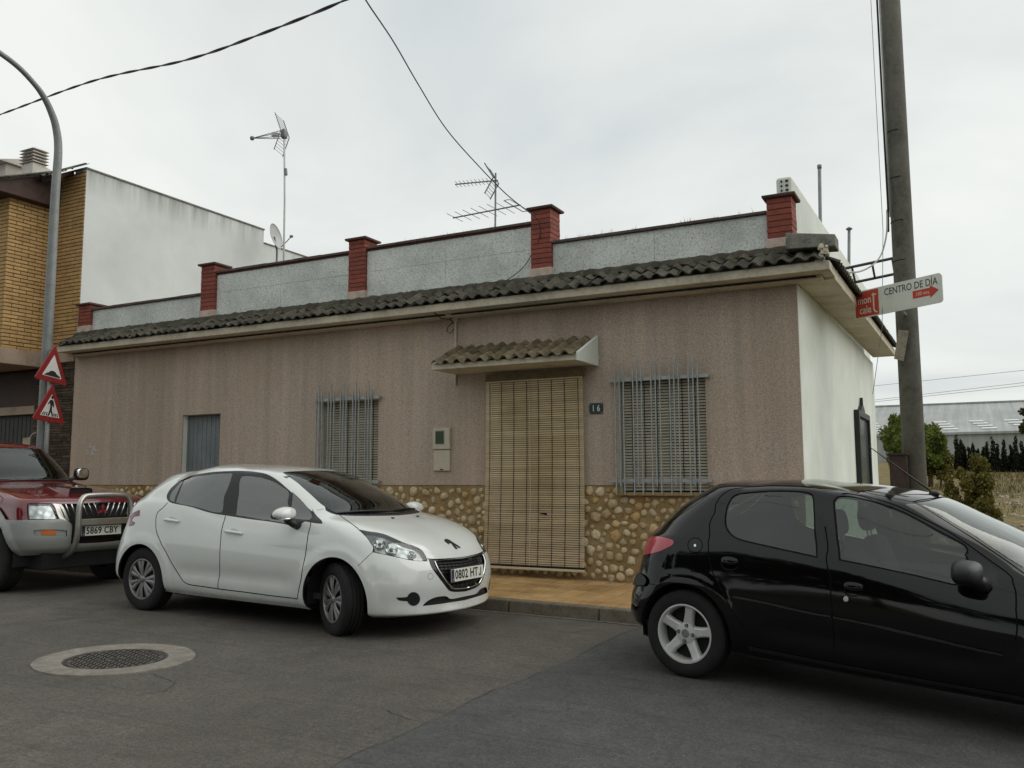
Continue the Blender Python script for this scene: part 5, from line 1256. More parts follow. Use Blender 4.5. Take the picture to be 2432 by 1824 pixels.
# mirrors: white cap, black foot, indicator strip
for sd_ in (-1,1):
    mr = bpy.data.objects.new('mirror',None); COL.objects.link(mr); mr.parent = wc
    mx_,my_,mz_ = 2.04,sd_*.955,1.025
    sq = lambda q: (q[0]*(1-.0*q[2]), q[1], q[2]*(1 if q[2]>0 else .75)*(1-.22*max(0,q[1]*sd_))-.06*q[1]*sd_)
    part(blob(mx_,my_,mz_,.078,.118,.068,2.4,24,14,sq),'cap',M_wp,mr,smooth=True)
    part(blob(mx_-.03,my_,mz_-.012,.056,.108,.052,3.2,20,10,sq),'glass_housing',M_blackp,mr,smooth=True)
    part(MB().tube([(mx_+.074,my_-.05*sd_,mz_-.030),(mx_+.073,my_+.02*sd_,mz_-.034),(mx_+.05,my_+.085*sd_,mz_-.040)],.007,6),'indicator',M_chrome,mr,smooth=True)
    part(MB().tube([(mx_+.02,sd_*.80,mz_-.10),(mx_+.015,sd_*.86,mz_-.085),(mx_,sd_*.93,mz_-.045)],[.045,.035,.03],8),'foot',M_blackp,mr,smooth=True)
# wheels, wells, underbody, sills
for x_,st_,yy in ((0,0,.755),(2.538,R(-25),.735)):
    for sd_ in (-1,1): wheel(wc,x_,yy,.31,.312,.185,.205,'trim',st_,sd_)
wells(wc,0,.31,.36,.52,.79); wells(wc,2.56,.315,.37,.48,.80)
part(MB().box(-.45,3.05,-.56,.56,.17,.24).box(.42,2.12,-.78,.78,.19,.26),'underbody',M_under,wc)
# cabin
part(MB().box(-.4,2.3,-.72,.72,.28,.33),'floor',M_trim,wc)
part(blob(2.12,0,.86,.34,.70,.12,4),'dashboard',M_trim,wc,smooth=True)
for y_ in (-.36,.36): seat(wc,1.22,y_,.36)
bench(wc,.42,.40,.60); steering(wc,1.80,.36,.93)
part(blob(1.58,0,1.30,.03,.11,.035,3),'interior_mirror',M_blackp,wc,smooth=True)
part(MB().box(1.30,1.62,-.52,-.12,1.345,1.355).box(1.30,1.62,.12,.52,1.345,1.355),'sun_visors',M_trim,wc)
mb = MB()
for y0_,y1_ in ((-.60,.02),(.02,.58)):
    pts = []
    for q in np.linspace(0,1,10):
        yy = y0_+(y1_-y0_)*q; pts.append((2.47-.18*(abs(yy)/.7)**2-.02-.06*math.sin(math.pi*q)*0, yy, 1.035+.012*math.sin(math.pi*q)))
    mb.tube(pts,.008,5)
part(mb,'wipers',M_blackp,wc)
# ------------------------------------------------------------------ black hatchback
M_bp = paint('black_car_paint', (.0025,.0025,.0028), .06, .4, .22, .06, (.02,.018,.014))
M_rub = pm('rub_strip_plastic',(.022,.022,.020),.38,.15,9,space='object')
bc = car_root('hatchback_car', (-1.745,6.914,.029), -9.198, 2.921, 'glossy black five-door hatchback with silver five-spoke wheels at the right edge', group=CARS)
K = BLACK_LINES
K['windscreen'] = K['windscreen'][:6]+[(.866,.602),(.90,.597),(1.0,.593)]
C_ = Car(bc, Shell(BLACK_ROWS, flares((0,2.442),.295,.43,.010,(.5,2.0,.36,.48,.012))))
C_.arch(0,.30,.345); C_.arch(2.45,.30,.35)
C_.region('fuel_dot',K['fuel_dot'],M_chrome,.003)
C_.region('door_window',K['rear_glass'],M_glass,-.004,True); C_.region('door_window',K['front_glass'],M_glass,-.004,True); C_.region('mirror_triangle',K['front_triangle'],M_blackp,-.002,True)
C_.region('windscreen',K['windscreen'],M_screen,-.002)
C_.region('taillight',K['taillight'],M_redlens,.004,True)
C_.region('handle_recess',K['handle_rear'],M_bp,-.014,True,parent=None); C_.region('handle_recess',K['handle_front'],M_bp,-.014,True)
C_.region('lock',K['lock'],M_chrome,.003,True)
C_.region('rub_strip',K['strip_rear'],M_rub,.012,True); C_.region('rub_strip',K['strip_front'],M_rub,.012,True)
C_.region('bumper_corner',K['bumper_strip'],M_blackp,.018,True)
C_.region('tailgate_window',[(0,.79),(.07,.785),(.108,.77),(.118,.70),(.105,.62),(.05,.60),(0,.60)],M_glass,-.002)
C_.region('rear_door',K['rear_door'],M_bp,0,True,liner=True); C_.region('front_door',K['front_door'],M_bp,0,True,liner=True)
C_.region('sill_strip',[(.30,.045),(.45,.04),(.60,.04),(.74,.045),(.74,.075),(.60,.07),(.45,.07),(.30,.075)],M_blackp,.004,True)
C_.region('headlight',[(.845,.43),(.88,.43),(.93,.38),(.935,.33),(.90,.33),(.86,.37)],M_lens,.002,True)
C_.region('grille',[(1,.24),(.95,.24),(.94,.17),(.96,.13),(1,.13)],M_blackp,-.015)
C_.gap(K['rear_door'][0:17],.009); C_.gap(K['front_door'][0:14],.009); C_.gap(K['rear_door'][19:25],.009)
C_.gap(K['rear_glass'],.012,True); C_.gap(K['front_glass'],.012,True)
C_.gap(K['fuel_cap'],.006,True); C_.gap(K['handle_rear'],.009,True); C_.gap(K['handle_front'],.009,True)
C_.gap(K['hatch_gap'],.010); C_.gap(K['drip_gap'],.010); C_.gap(K['screen_gap'],.010); C_.gap(K['roof_gap'],.012); C_.gap(K['bumper_gap'],.006); C_.gap(K['windscreen'][0:6],.010)
C_.cut(); OB = C_.emit(M_bp)
for key,dr in (('handle_rear','rear_door'),('handle_front','front_door')):
    cu = np.mean(np.array(K[key]),axis=0)
    for sd_ in (-1,1):
        p_,n_ = C_.at(cu,.0,sd_); d = Vector((1,0,0)); d = (d-n_*d.dot(n_)).normalized()
        part(rounded_bar(p_-d*.058+Vector((0,0,.012)),p_+d*.058+Vector((0,0,.012)),n_,.030,.012),'handle',M_bp,OB[dr][0 if sd_>0 else 1],smooth=True)
# inner bright half of the tail lamp
for sd_ in (-1,1):
    mr = bpy.data.objects.new('mirror',None); COL.objects.link(mr); mr.parent = bc
    mx_,my_,mz_ = 1.80,sd_*.925,.925
    part(blob(mx_,my_,mz_,.082,.125,.072,3.0,24,14,lambda q: (q[0]*(1-.25*max(0,q[1]*sd_)), q[1], q[2]*(1-.30*max(0,q[1]*sd_)))),'cap',M_blackp,mr,smooth=True)
    part(MB().tube([(mx_+.06,sd_*.77,mz_-.07),(mx_+.05,sd_*.84,mz_-.05),(mx_+.02,sd_*.89,mz_-.02)],[.05,.04,.035],8),'foot',M_blackp,mr,smooth=True)
for x_ in (0,2.442):
    for sd_ in (-1,1): wheel(bc,x_,.715,.295,.298,.185,.206,'alloy',0,sd_)
wells(bc,0,.30,.355,.48,.75); wells(bc,2.45,.30,.36,.48,.76)
part(MB().box(-.45,3.0,-.52,.52,.17,.25).box(.42,2.05,-.73,.73,.20,.27),'underbody',M_under,bc)
part(MB().box(-.4,2.2,-.70,.70,.28,.33),'floor',M_trim,bc)
part(blob(2.05,0,.82,.30,.66,.11,4),'dashboard',M_trim,bc,smooth=True)
for y_ in (-.35,.35): seat(bc,1.30,y_,.30,back=.62)
bench(bc,.40,.36,.58); steering(bc,1.72,.35,.86)
p_,n_ = C_.at((1.0,K['roof_gap'][2][1]+.004),.004)
ant = part(blob(p_.x-.04,0,p_.z+.012,.035,.02,.018),'aerial_base',M_blackp,bc,smooth=True)
part(MB().tube([(p_.x-.05,0,p_.z+.02),(p_.x-.30,0,p_.z+.20),(p_.x-.48,0,p_.z+.33)],[.007,.005,.003],6),'aerial',M_blackp,ant,smooth=True)
mb = MB()
for y0_,y1_ in ((-.58,.0),(.0,.56)): mb.tube([(2.30-.16*(yy/.7)**2,yy,.985) for yy in np.linspace(y0_,y1_,8)],.008,5)
part(mb,'wipers',M_blackp,bc)
# tow bumper lip at the rear
# ------------------------------------------------------------------ red pickup with chrome bull bar
M_rp = paint('red_car_paint', (.13,.004,.010), .16, 1.0, .5, .25, (.10,.06,.05))
M_silv = paint('silver_bumper_paint', (.27,.28,.27), .35, .4, .5, .3, (.2,.18,.14))
rc = car_root('pickup_truck', (-9.215,7.023,.129), -1.875, .8, 'dark red pickup truck with silver bumper and chrome bull bar at the left edge', 'pickup', CARS)
K = RED_LINES
K['windscreen'] = [(1,.785),(.92,.785),(.865,.778),(.84,.74),(.828,.68),(.825,.625),(.85,.606),(1,.602)]
C_ = Car(rc, Shell(RED_ROWS, flares((-.78,),.40,.50,.03,(-3,-1.5,.6,.8,.0))), 110, 60)
C_.arch(-.78,.40,.44)
C_.region('windscreen',K['windscreen'],M_screen,-.002)
C_.region('headlight',K['headlight'],M_lens,.004,True); C_.region('lamp_surround',K['lampside'],M_bull,.002,True)
C_.region('grille',K['grille'],M_under,-.03)
C_.region('indicator',K['indicator'],M_amber,.020,True); C_.region('lamp_slot',K['lamp_slot'],M_silv,.014,True)
C_.region('bumper',K['bumper'],M_silv,.030)
C_.region('plate_recess',[(1,.225),(.962,.225),(.958,.165),(.962,.085),(1,.085)],M_under,-.02)
C_.region('door_window',[(.62,.635),(.50,.64),(.42,.65),(.43,.72),(.46,.78),(.60,.78),(.68,.77),(.74,.72),(.775,.65)],M_glass,-.003,True)
C_.region('door_window',[(.40,.65),(.30,.655),(.22,.66),(.22,.76),(.30,.785),(.44,.782),(.415,.72)],M_glass,-.003,True)
C_.region('wing_flare',[(.55,.14),(.57,.25),(.62,.33),(.68,.35),(.74,.33),(.78,.26),(.80,.17),(.80,.08),(.55,.06)],M_silv,.022,True)
C_.gap(K['headlight'],.010,True); C_.gap([(.775,.60),(.765,.45),(.755,.36)],.008); C_.gap([(.43,.64),(.42,.4),(.42,.1)],.008)
C_.cut(); OB = C_.emit(M_rp)
for i_,par in enumerate(OB['headlight']):
    idx = [r['name'] for r in C_.regions].index('headlight'); f = C_.F[C_.key==idx]
    o = bpy.data.objects.new('reflector', shell_mesh('reflector',C_.P-C_.N*.03,C_.N,f,M_refl,flip=bool(i_))); COL.objects.link(o); o.parent = par
# grille bars leaning out from the middle, three-diamond badge
mb = MB()
for sd_ in (-1,1):
    for k in range(7):
        y0_ = .05+k*.072; mb.tube([(.005,sd_*(y0_+.05),1.005),(.012,sd_*(y0_+.025),.94),(.014,sd_*(y0_-.015),.855)],.008,5)
part(mb,'grille_bars',M_chrome,OB['grille'][0],smooth=True)
mb = MB()
for a in (90,210,330):
    c_ = (.034*math.cos(R(a)),.034*math.sin(R(a))); e = (math.cos(R(a)),math.sin(R(a))); q = (-e[1]*.58,e[0]*.58); L_ = .034
    mb.prism([(c_[0]-e[0]*L_,c_[1]-e[1]*L_),(c_[0]+q[0]*L_,c_[1]+q[1]*L_),(c_[0]+e[0]*L_,c_[1]+e[1]*L_),(c_[0]-q[0]*L_,c_[1]-q[1]*L_)], lambda u,v,w:(w,u,.925+v), .028,.036)
part(mb,'diamond_badge',pm('badge_red',(.30,.02,.03),.3,.1,9,space='object'),OB['grille'][0])
# bull bar: hoop, cross plate, feet
bb = bpy.data.objects.new('bull_bar',None); COL.objects.link(bb); bb.parent = rc
def arcp(pts, k=6): return [tuple(p) for p in _cr(pts,k)]
def _cr(P,k):
    P = [Vector(p) for p in P]; o = []
    for i in range(len(P)-1):
        p0,p1,p2,p3 = P[max(i-1,0)],P[i],P[i+1],P[min(i+2,len(P)-1)]
        for t in np.linspace(0,1,k,endpoint=False): o.append(.5*((2*p1)+(p2-p0)*t+(2*p0-5*p1+4*p2-p3)*t*t+(3*p1-p0-3*p2+p3)*t**3))
    o.append(P[-1]); return o
part(MB().tube(arcp([(-.16,-.36,.38),(.03,-.35,.50),(.085,-.345,.68),(.085,-.34,.95),(.075,-.30,1.06),(.07,-.20,1.095),(.07,.20,1.095),(.075,.30,1.06),(.085,.34,.95),(.085,.345,.68),(.03,.35,.50),(-.16,.36,.38)]),.033,14),'hoop',M_bull,bb,smooth=True)
part(MB().box(.078,.092,-.33,.33,.755,.83),'cross_plate',M_bull,bb,bevel=.006)
number_plate(rc, .030, .686, '5869 CBY', -.02)
part(MB().box(-.06,.0,-.30,.30,.60,.628),'plate_shelf',M_under,rc)
# bonnet scoop
mb = MB(); sc_ = []
for q,(x_,hw,h_) in enumerate(((-.40,.16,.062),(-.52,.165,.058),(-.70,.15,.040),(-.95,.12,.012))):
    zb_ = 1.115+(-.40-x_)*.115+.0
    sc_ += [(x_,-hw,zb_-.02),(x_,-hw*.92,zb_+h_*.8),(x_,-hw*.6,zb_+h_),(x_,hw*.6,zb_+h_),(x_,hw*.92,zb_+h_*.8),(x_,hw,zb_-.02)]
mb.add(sc_,[(i*6+k,i*6+k+1,(i+1)*6+k+1,(i+1)*6+k) for i in range(3) for k in range(5)]); sco = part(mb,'bonnet_scoop',M_rp,rc,smooth=50)
mb = MB(); mb.add([(x-.012,y*.93,z) for x,y,z in sc_[:6]],[tuple(range(6))]); part(mb,'scoop_mouth',M_under,sco)
for sd_ in (-1,1):
    mr = bpy.data.objects.new('mirror',None); COL.objects.link(mr); mr.parent = rc
    part(blob(-1.80,sd_*.945,1.33,.06,.10,.085,3.4),'cap',M_blackp,mr,smooth=True)
    part(blob(-1.745,sd_*.925,1.345,.022,.085,.065,3.4),'chrome_face',M_chrome,mr,smooth=True)
    part(MB().tube([(-1.78,sd_*.76,1.25),(-1.79,sd_*.88,1.29)],.025,8),'foot',M_blackp,mr,smooth=True)
for x_ in (-.78,-3.74):
    for sd_ in (-1,1): wheel(rc,x_,.73,.355,.36,.235,.21,'trim',0,sd_)
wells(rc,-.78,.40,.45,.45,.83)
part(MB().box(-4.7,-.15,-.45,.45,.36,.46).box(-3.3,-1.3,-.70,.70,.40,.48),'chassis',M_under,rc)
part(MB().box(-.62,-.12,-.62,.62,.26,.46).box(-.85,-.70,-.62,.62,.28,.42),'dark_underfill',M_under,rc,bevel=.02)  # dark boxes added below the nose to deepen the shade under the truck
part(MB().box(-3.25,-1.4,-.70,.70,.46,.52),'floor',M_trim,rc)
part(blob(-1.72,0,1.08,.28,.66,.12,4),'dashboard',M_trim,rc,smooth=True)
for y_ in (-.36,.36): seat(rc,-2.45,y_,.55)
steering(rc,-2.02,.36,1.10)
# load bed behind the cab
bd = part(MB().box(-4.95,-3.42,-.80,.80,.62,.70).box(-4.95,-3.42,-.83,-.77,.60,1.20).box(-4.95,-3.42,.77,.83,.60,1.20).box(-3.48,-3.42,-.77,.77,.70,1.20),'load_bed',M_rp,rc,bevel=.01)
part(MB().box(-5.0,-4.955,-.78,.78,.62,1.20),'tailgate',M_rp,rc,bevel=.01)
mb = MB()
for y0_,y1_ in ((-.60,.0),(.0,.58)): mb.tube([(-1.37-.12*(yy/.7)**2,yy,1.262-.02*abs(yy)) for yy in np.linspace(y0_,y1_,8)],.010,5)
part(mb,'wipers',M_blackp,rc)
# ------------------------------------------------------------------ lamp post and traffic signs
def cr(P, k=8): return [tuple(p) for p in _cr(P,k)]
M_post = pm('grey_lamp_paint', (.20,.21,.205), .5, .14, 5, metal=.3)
lp = empty('street_lamp', (-12.1,8.19,g(-12.1)+.12), 'tall grey street lamp with curved arm reaching over the road', 'street lamp')
path = cr([(-12.1,8.19,g(-12.1)+.1),(-12.1,8.19,2.5),(-12.1,8.19,4.5),(-12.1,8.19,5.7),(-12.1,8.20,6.40),(-12.1,8.14,6.75),(-12.1,8.04,6.97),(-12.1,7.92,7.14),(-12.1,7.76,7.28),(-12.1,7.48,7.44),(-12.1,7.1,7.55),(-12.1,6.7,7.62)],6)
MB().tube(path,[.079-.040*min(1,i/(len(path)*.72)) for i in range(len(path))],16).build('pole', M_post, lp, smooth=True)
part_ = blob(-12.1,6.35,7.64,.13,.36,.07,2.6); part_.build('lamp_head', M_post, lp, smooth=True)
MB().box(-12.19,-12.01,6.12,6.60,7.555,7.58).build('lamp_glass', pm('lamp_diffuser',(.6,.6,.55),.3), lp)
MB().tube([(-12.1,8.19,g(-12.1)+.1),(-12.1,8.19,g(-12.1)+.55)],.10,16).build('sleeve', M_post, lp, smooth=True)
sp = empty('sign_post', (-11.95,8.16,g(-11.9)+.12), 'thin grey post carrying two warning signs beside the street lamp', 'post')
MB().tube([(-11.95,8.16,g(-11.9)+.1),(-11.95,8.16,3.30)],.032,12).build('tube', M_post, sp, smooth=True); MB().tube([(-11.95,8.16,3.30),(-11.95,8.16,3.315)],.036,12).build('cap', M_post, sp)
M_sred = pm('sign_red', (.22,.016,.016), .5, .12, 9); M_swhite = pm('sign_white', (.60,.60,.57), .5, .08, 5); M_sblk = pm('sign_black', (.015,.015,.015), .6)
def tri_sign(name, z0, label, glyphs, roll):
    """red-rimmed warning triangle; glyph polygons in sign units (side 1, base y=0)"""
    s_ = empty(name, (-11.90,8.10,z0), label, 'road sign', 'warning triangles on the sign post')
    n = Vector((math.cos(R(14)),math.sin(R(14)),0)); d = Vector((-n.y,n.x,0)); Sd = .64; hh = Sd*.866
    c0 = Vector((-11.90,8.13,z0)); cr_,sr_ = math.cos(roll),math.sin(roll)
    def F(u,v,w):
        u,v = u*cr_+v*sr_, -u*sr_+v*cr_
        return tuple(c0+d*(u*Sd)+Vector((0,0,1))*(v*Sd)+n*w)
    def rounded(q,r):
        C_ = [(-.5+q*1.732,q),(.5-q*1.732,q),(0,.866-2*q)]; o = []
        for (x,y),a0 in zip(C_,(150,270,30)):
            for k in range(5): a = R(a0+120*k/4); o.append((x+r*math.cos(a),y+r*math.sin(a)))
        return o
    MB().prism(rounded(.03,.03),F,0,.022).build('plate', M_sred, s_)
    MB().prism(rounded(.128,.012),F,.0222,.0245).build('field', M_swhite, s_)
    mb = MB()
    for gl in glyphs: mb.prism(gl,F,.0246,.0262)
    mb.build('symbol', M_sblk, s_); MB().box(-11.97,-11.90,8.11,8.21,z0+.20,z0+.24).build('clamp', M_post, s_)
hump = [[(-.24,.15),(-.20,.16),(-.17,.19),(-.12,.20),(-.08,.24),(0,.265),(.08,.25),(.14,.20),(.19,.185),(.24,.16),(.25,.13),(-.24,.13)]]
man_ = [[(.03,.52),(.06,.55),(.05,.59),(.02,.605),(-.015,.59),(-.02,.55),(0,.52)],[(-.03,.50),(.05,.50),(.085,.42),(.10,.34),(.075,.335),(.05,.40),(.035,.33),(.04,.27),(.075,.19),(.10,.13),(.055,.13),(.01,.235),(-.03,.13),(-.085,.13),(-.06,.17),(-.025,.28),(-.02,.36),(-.04,.43),(-.085,.38),(-.10,.40),(-.06,.47)]]
zeb = [[(x,.13),(x+.028,.13),(x+.028-x*.16-.0,.205),(x-x*.16,.205)] for x in (-.255,-.195,-.13,.115,.165,.225)]
tri_sign('road_sign', 2.83, 'red-rimmed warning triangle showing a road hump, above the pedestrian one', hump, R(5))
tri_sign('road_sign', 2.25, 'red-rimmed warning triangle showing a walking pedestrian on a crossing', man_+zeb, R(4))
pb = empty('paper_notice', (-12.3,8.05,1.9), 'small pale rain-stained notice hanging on the lamp post over the red pickup', 'notice')
mb = MB(); mb.hexa([(-12.36,8.06,1.80),(-12.22,8.08,1.80),(-12.22,8.085,1.80),(-12.36,8.065,1.80),(-12.35,8.06,2.02),(-12.21,8.08,2.03),(-12.21,8.085,2.03),(-12.35,8.065,2.02)]); mb.build('sheet', pm('old_paper',(.36,.30,.22),.9,.2,12), pb)
MB().tube([(-12.22,8.08,2.03),(-12.19,8.10,2.08),(-12.17,8.14,2.10)],.006,5).build('tie', M_cream, pb)

# ------------------------------------------------------------------ wooden utility pole with the day-centre sign
M_pole = pm('weathered_pole', (.115,.112,.092), .9, .22, 3, .6, 22)
PX,PY = -.635,11.62
up_ = empty('utility_pole', (PX,PY,field(PX,PY)), 'thick weathered grey utility pole standing beside the white side wall', 'utility pole')
MB().tube([(PX,PY,field(PX,PY)-.2),(PX,PY,3),(PX,PY,6),(PX,PY,10.5)],[.132,.128,.121,.110],20).build('pole', M_pole, up_, smooth=True)
mb = MB()
for z in (4.05,4.55,5.1,5.7): mb.tube([(PX+.125*math.cos(a),PY+.125*math.sin(a),z) for a in np.linspace(R(140),R(280),10)],.006,5)
mb.build('cable_clips', M_dark, up_)
MB().tube([(PX-.15,PY-.10,9.8),(PX-.145,PY-.10,6),(PX-.14,PY-.11,4.75),(PX-.15,PY-.10,4.42)],.012,8).build('riser_cable', M_dark, up_, smooth=True)
MB().tube([(PX-.115,PY-.12,9.8),(PX-.12,PY-.12,6),(PX-.12,PY-.12,4.6)],.009,8).build('riser_cable', pm('grey_cable',(.35,.35,.32),.6), up_, smooth=True)
mb = MB(); mb.tube([(PX-.22,PY-.12,10),(PX-.21,PY-.2,6.5),(PX-.2,PY-.25,4.4),(PX-.26,PY-.3,3.2),(PX-.40,PY-.3,2.4)],.004,5); mb.build('stay_wire', M_post, up_)
# sign
n = Vector((-.522,-.853,0)); d = Vector((.853,-.522,0)); c0 = Vector((-.708,11.235,3.54)); Wd,Hd = 1.175,.343
sg = empty('direction_sign', (-.70,11.25,3.36), 'white and red direction sign with arrow mounted across the utility pole', 'sign')
til = math.atan2(.018,1.17)
def SF(u,v,w): return tuple(c0+d*u+Vector((0,0,1))*(v+u*math.tan(til))+n*w)
def rrect(x0,x1,y0,y1,r,corners=(1,1,1,1)):
    o = []
    for (cx_,cy_,a0),on in zip(((x0+r,y0+r,180),(x1-r,y0+r,270),(x1-r,y1-r,0),(x0+r,y1-r,90)),corners):
        if not on: o.append((x0 if cx_ < (x0+x1)/2 else x1, y0 if cy_ < (y0+y1)/2 else y1)); continue
        for k in range(6): a = R(a0+90*k/5); o.append((cx_+r*math.cos(a),cy_+r*math.sin(a)))
    return o
M_sgw = pm('sign_panel_white', (.64,.66,.61), .45, .06, 4); M_sgr = pm('sign_panel_red', (.50,.060,.035), .45, .08, 6); M_sgk = pm('sign_lettering_dark', (.03,.035,.032), .5); M_sgp = pm('sign_lettering_pale', (.66,.60,.52), .5)
MB().prism(rrect(-Wd/2,Wd/2,-Hd/2,Hd/2,.045,(0,1,1,0)),SF,0,.012).build('panel', M_sgw, sg)
MB().prism(rrect(-Wd/2+.012,-Wd/2+.345,-Hd/2+.014,Hd/2-.014,.012),SF,.0121,.0140).build('red_square', M_sgr, sg)
x0_ = -Wd/2
text('mon', .135, M_sgp, 'lettering', sg, lambda u,v,w:SF(x0_+.145+u,.045+v,.0145+w), .80, .0006, .0015)
text('cale', .135, M_sgp, 'lettering', sg, lambda u,v,w:SF(x0_+.155+u,-.078+v,.0145+w), .80, .0006, .0015)
MB().prism([(x0_+.268,.115),(x0_+.285,.115),(x0_+.285,.100),(x0_+.318,.100),(x0_+.318,.086),(x0_+.285,.086),(x0_+.285,-.085),(x0_+.298,-.112),(x0_+.325,-.122),(x0_+.325,-.135),(x0_+.292,-.132),(x0_+.27,-.108),(x0_+.265,-.08),(x0_+.265,.086),(x0_+.250,.086),(x0_+.250,.100),(x0_+.268,.100)],SF,.0141,.0152).build('tall_letter', M_sgp, sg)
text('CENTRO DE DÍA', .118, M_sgk, 'lettering', sg, lambda u,v,w:SF(.185+u,.085+v,.0125+w), .79, .0006, .0008)
MB().prism([(.215,-.065),(.435,-.065),(.435,-.095),(.545,-.020),(.435,.055),(.435,.025),(.215,.025)],SF,.0121,.0138).build('arrow', M_sgr, sg)
text('100 mts.', .062, M_sgp, 'lettering', sg, lambda u,v,w:SF(.345+u,-.022+v,.0143+w), .85, .0005)
for z in (3.72,3.36): MB().tube([(PX,PY-.1,z),(PX-.02,PY-.34,z)],.018,8).build('bracket', M_post, sg)
pn = empty('paper_notice', (-.69,11.40,2.8), 'torn faded paper notice stuck low on the utility pole', 'notice')
mb = MB(); mb.hexa([(-.79,11.44,2.83),(-.685,11.41,2.79),(-.685,11.425,2.79),(-.79,11.455,2.83),(-.725,11.45,3.18),(-.61,11.42,3.155),(-.61,11.435,3.155),(-.725,11.465,3.18)]); mb.build('sheet', pm('torn_paper',(.30,.27,.21),.9,.25,14,.4,30), pn)
bx = empty('steel_cabinet', (-.80,11.42,field(-.8,11.4)), 'dark rusty steel box standing against the foot of the utility pole', 'cabinet')
MB().box(-.895,-.70,11.38,11.52,field(-.8,11.4)-.02,1.66).build('body', pm('rusty_brown_steel',(.045,.028,.022),.75,.3,9), bx, bevel=.008)
MB().box(-.91,-.685,11.365,11.535,1.661,1.69).build('lid', pm('rusty_lid',(.04,.026,.02),.75,.3,9), bx, bevel=.006)
MB().box(-.88,-.715,11.374,11.3795,field(-.8,11.4)+.1,1.60).build('door', pm('rusty_door',(.05,.03,.024),.75,.3,12), bx)

# ------------------------------------------------------------------ overhead cables
M_cab = pm('black_cable', (.03,.031,.032), .6, .1, 9)
cbl = empty('overhead_cable', (-5.776,7.133,6.573), 'thick twisted black cable slung across the sky from the left edge', 'cable')
base = cr([(-45,15.5,12.2),(-30,12.6,10.2),(-20,10.6,8.95),(-16.379,9.857,8.462),(-12.584,9.069,7.971),(-9.663,8.405,7.357),(-7.663,7.799,6.959),(-5.776,7.133,6.573),(-4.372,6.437,6.209),(-2.5,5.0,5.95),(.2,.5,6.2),(3.0,-6.38,7.55)],26)
for q in (0,1):
    P_ = []; L_ = 0
    for i,b in enumerate(base):
        if i: L_ += (Vector(b)-Vector(base[i-1])).length
        a = L_*4.6+q*math.pi; P_.append((b[0],b[1]+.0095*math.cos(a),b[2]+.0095*math.sin(a)))
    MB().tube(P_,.0098,6).build('strand', M_cab, cbl, smooth=True)
sc = empty('service_cable', (-4.55,9.27,4.59), 'thin service cable dropping from the sky to the roof pillar', 'cable')
MB().tube(cr([(2.9,-6.38,7.35),(-.6,-1.6,5.7),(-2.9,2.9,4.85),(-3.596,4.509,4.86),(-3.815,4.952,4.943),(-4.21,5.858,5.13),(-4.575,6.794,5.201),(-4.769,7.614,5.092),(-4.801,8.413,4.921),(-4.719,8.933,4.733),(-4.56,9.40,4.56)],8),.0065,6).build('span', M_cab, sc, smooth=True)
MB().tube(cr([(-4.56,9.40,4.56),(-4.60,9.53,4.40),(-4.73,9.57,4.20),(-4.88,9.58,4.02),(-5.10,9.52,3.86)],6),.0055,6).build('tail', M_cab, sc, smooth=True)
hc = empty('drop_cable', (-1.2,10.7,3.7), 'pale drop cable looping from the utility pole to the corner of the eaves', 'cable')
MB().tube(cr([(-.79,11.52,4.70),(-.80,11.45,4.40),(-.86,11.35,4.12),(-.95,11.2,3.96),(-1.06,10.95,3.84),(-1.15,10.6,3.76),(-1.20,10.1,3.68),(-1.24,9.6,3.58),(-1.30,9.3,3.53)],6),.010,6).build('cable', pm('pale_cable',(.40,.40,.35),.6), hc, smooth=True)

far_pole = empty('utility_pole', (3,-6.5,g(3)), 'utility pole across the street behind the viewer that holds the cables', 'utility pole')
MB().tube([(3,-6.5,g(3)-.2),(3,-6.5,7.9)],[.13,.10],16).build('pole', M_pole, far_pole, smooth=True)
MB().box(2.6,3.4,-6.44,-6.38,7.30,7.42).build('crossarm', M_pole, far_pole)

# ------------------------------------------------------------------ aerials, dish, pipes, ladder on the roofs
M_al = pm('aerial_metal', (.16,.17,.17), .5, .1, 9, metal=.4); M_mast = pm('pale_mast', (.50,.51,.50), .5, .1, 9)
def grid_aerial(root, c, fwd, w, hgt, boom, mat, dense=7):
    """UHF aerial: boom with short cross elements and a V-shaped grid reflector behind"""
    fwd = Vector(fwd).normalized(); rt_ = fwd.cross(Vector((0,0,1))).normalized(); c = Vector(c); up = Vector((0,0,1))
    MB().tube([c-fwd*.05,c+fwd*boom],.010,6).build('boom', mat, root)
    mb = MB()
    for k in range(9): p = c+fwd*(.12+(boom-.14)*k/8); mb.tube([p-rt_*.07+up*.025,p+rt_*.07+up*.025],.005,4); mb.tube([p-rt_*.07-up*.025,p+rt_*.07-up*.025],.005,4)
    mb.build('elements', mat, root)
    for sgn in (1,-1):
        mb = MB(); e0 = c-fwd*.02; e1 = c-fwd*.02+fwd*.14+up*(sgn*hgt)
        for q in (-1,1): mb.tube([e0+rt_*(q*w/2),e1+rt_*(q*w/2)],.010,5)
        for k in range(dense): p = e0+(e1-e0)*((k+.6)/dense); mb.tube([p-rt_*(w/2),p+rt_*(w/2)],.0055,4)
        mb.build('reflector', mat, root)
a1 = empty('tv_aerial', (-12.38,13.5,6.1), 'tall white-masted television aerial behind the neighbouring white wall', 'aerial', 'roof aerials')
MB().tube([(-12.38,13.5,3.5),(-12.42,13.5,7.2),(-12.48,13.5,8.75)],.020,8).build('mast', M_mast, a1, smooth=True)
MB().tube([(-12.40,13.5,7.72),(-12.42,13.5,7.86)],.034,8).build('collar', M_al, a1)
fw = Vector((-.93,-.30,-.05)).normalized(); c = Vector((-12.48,13.5,8.62)); grid_aerial(a1, c, fw, .42, .40, .28, M_al)
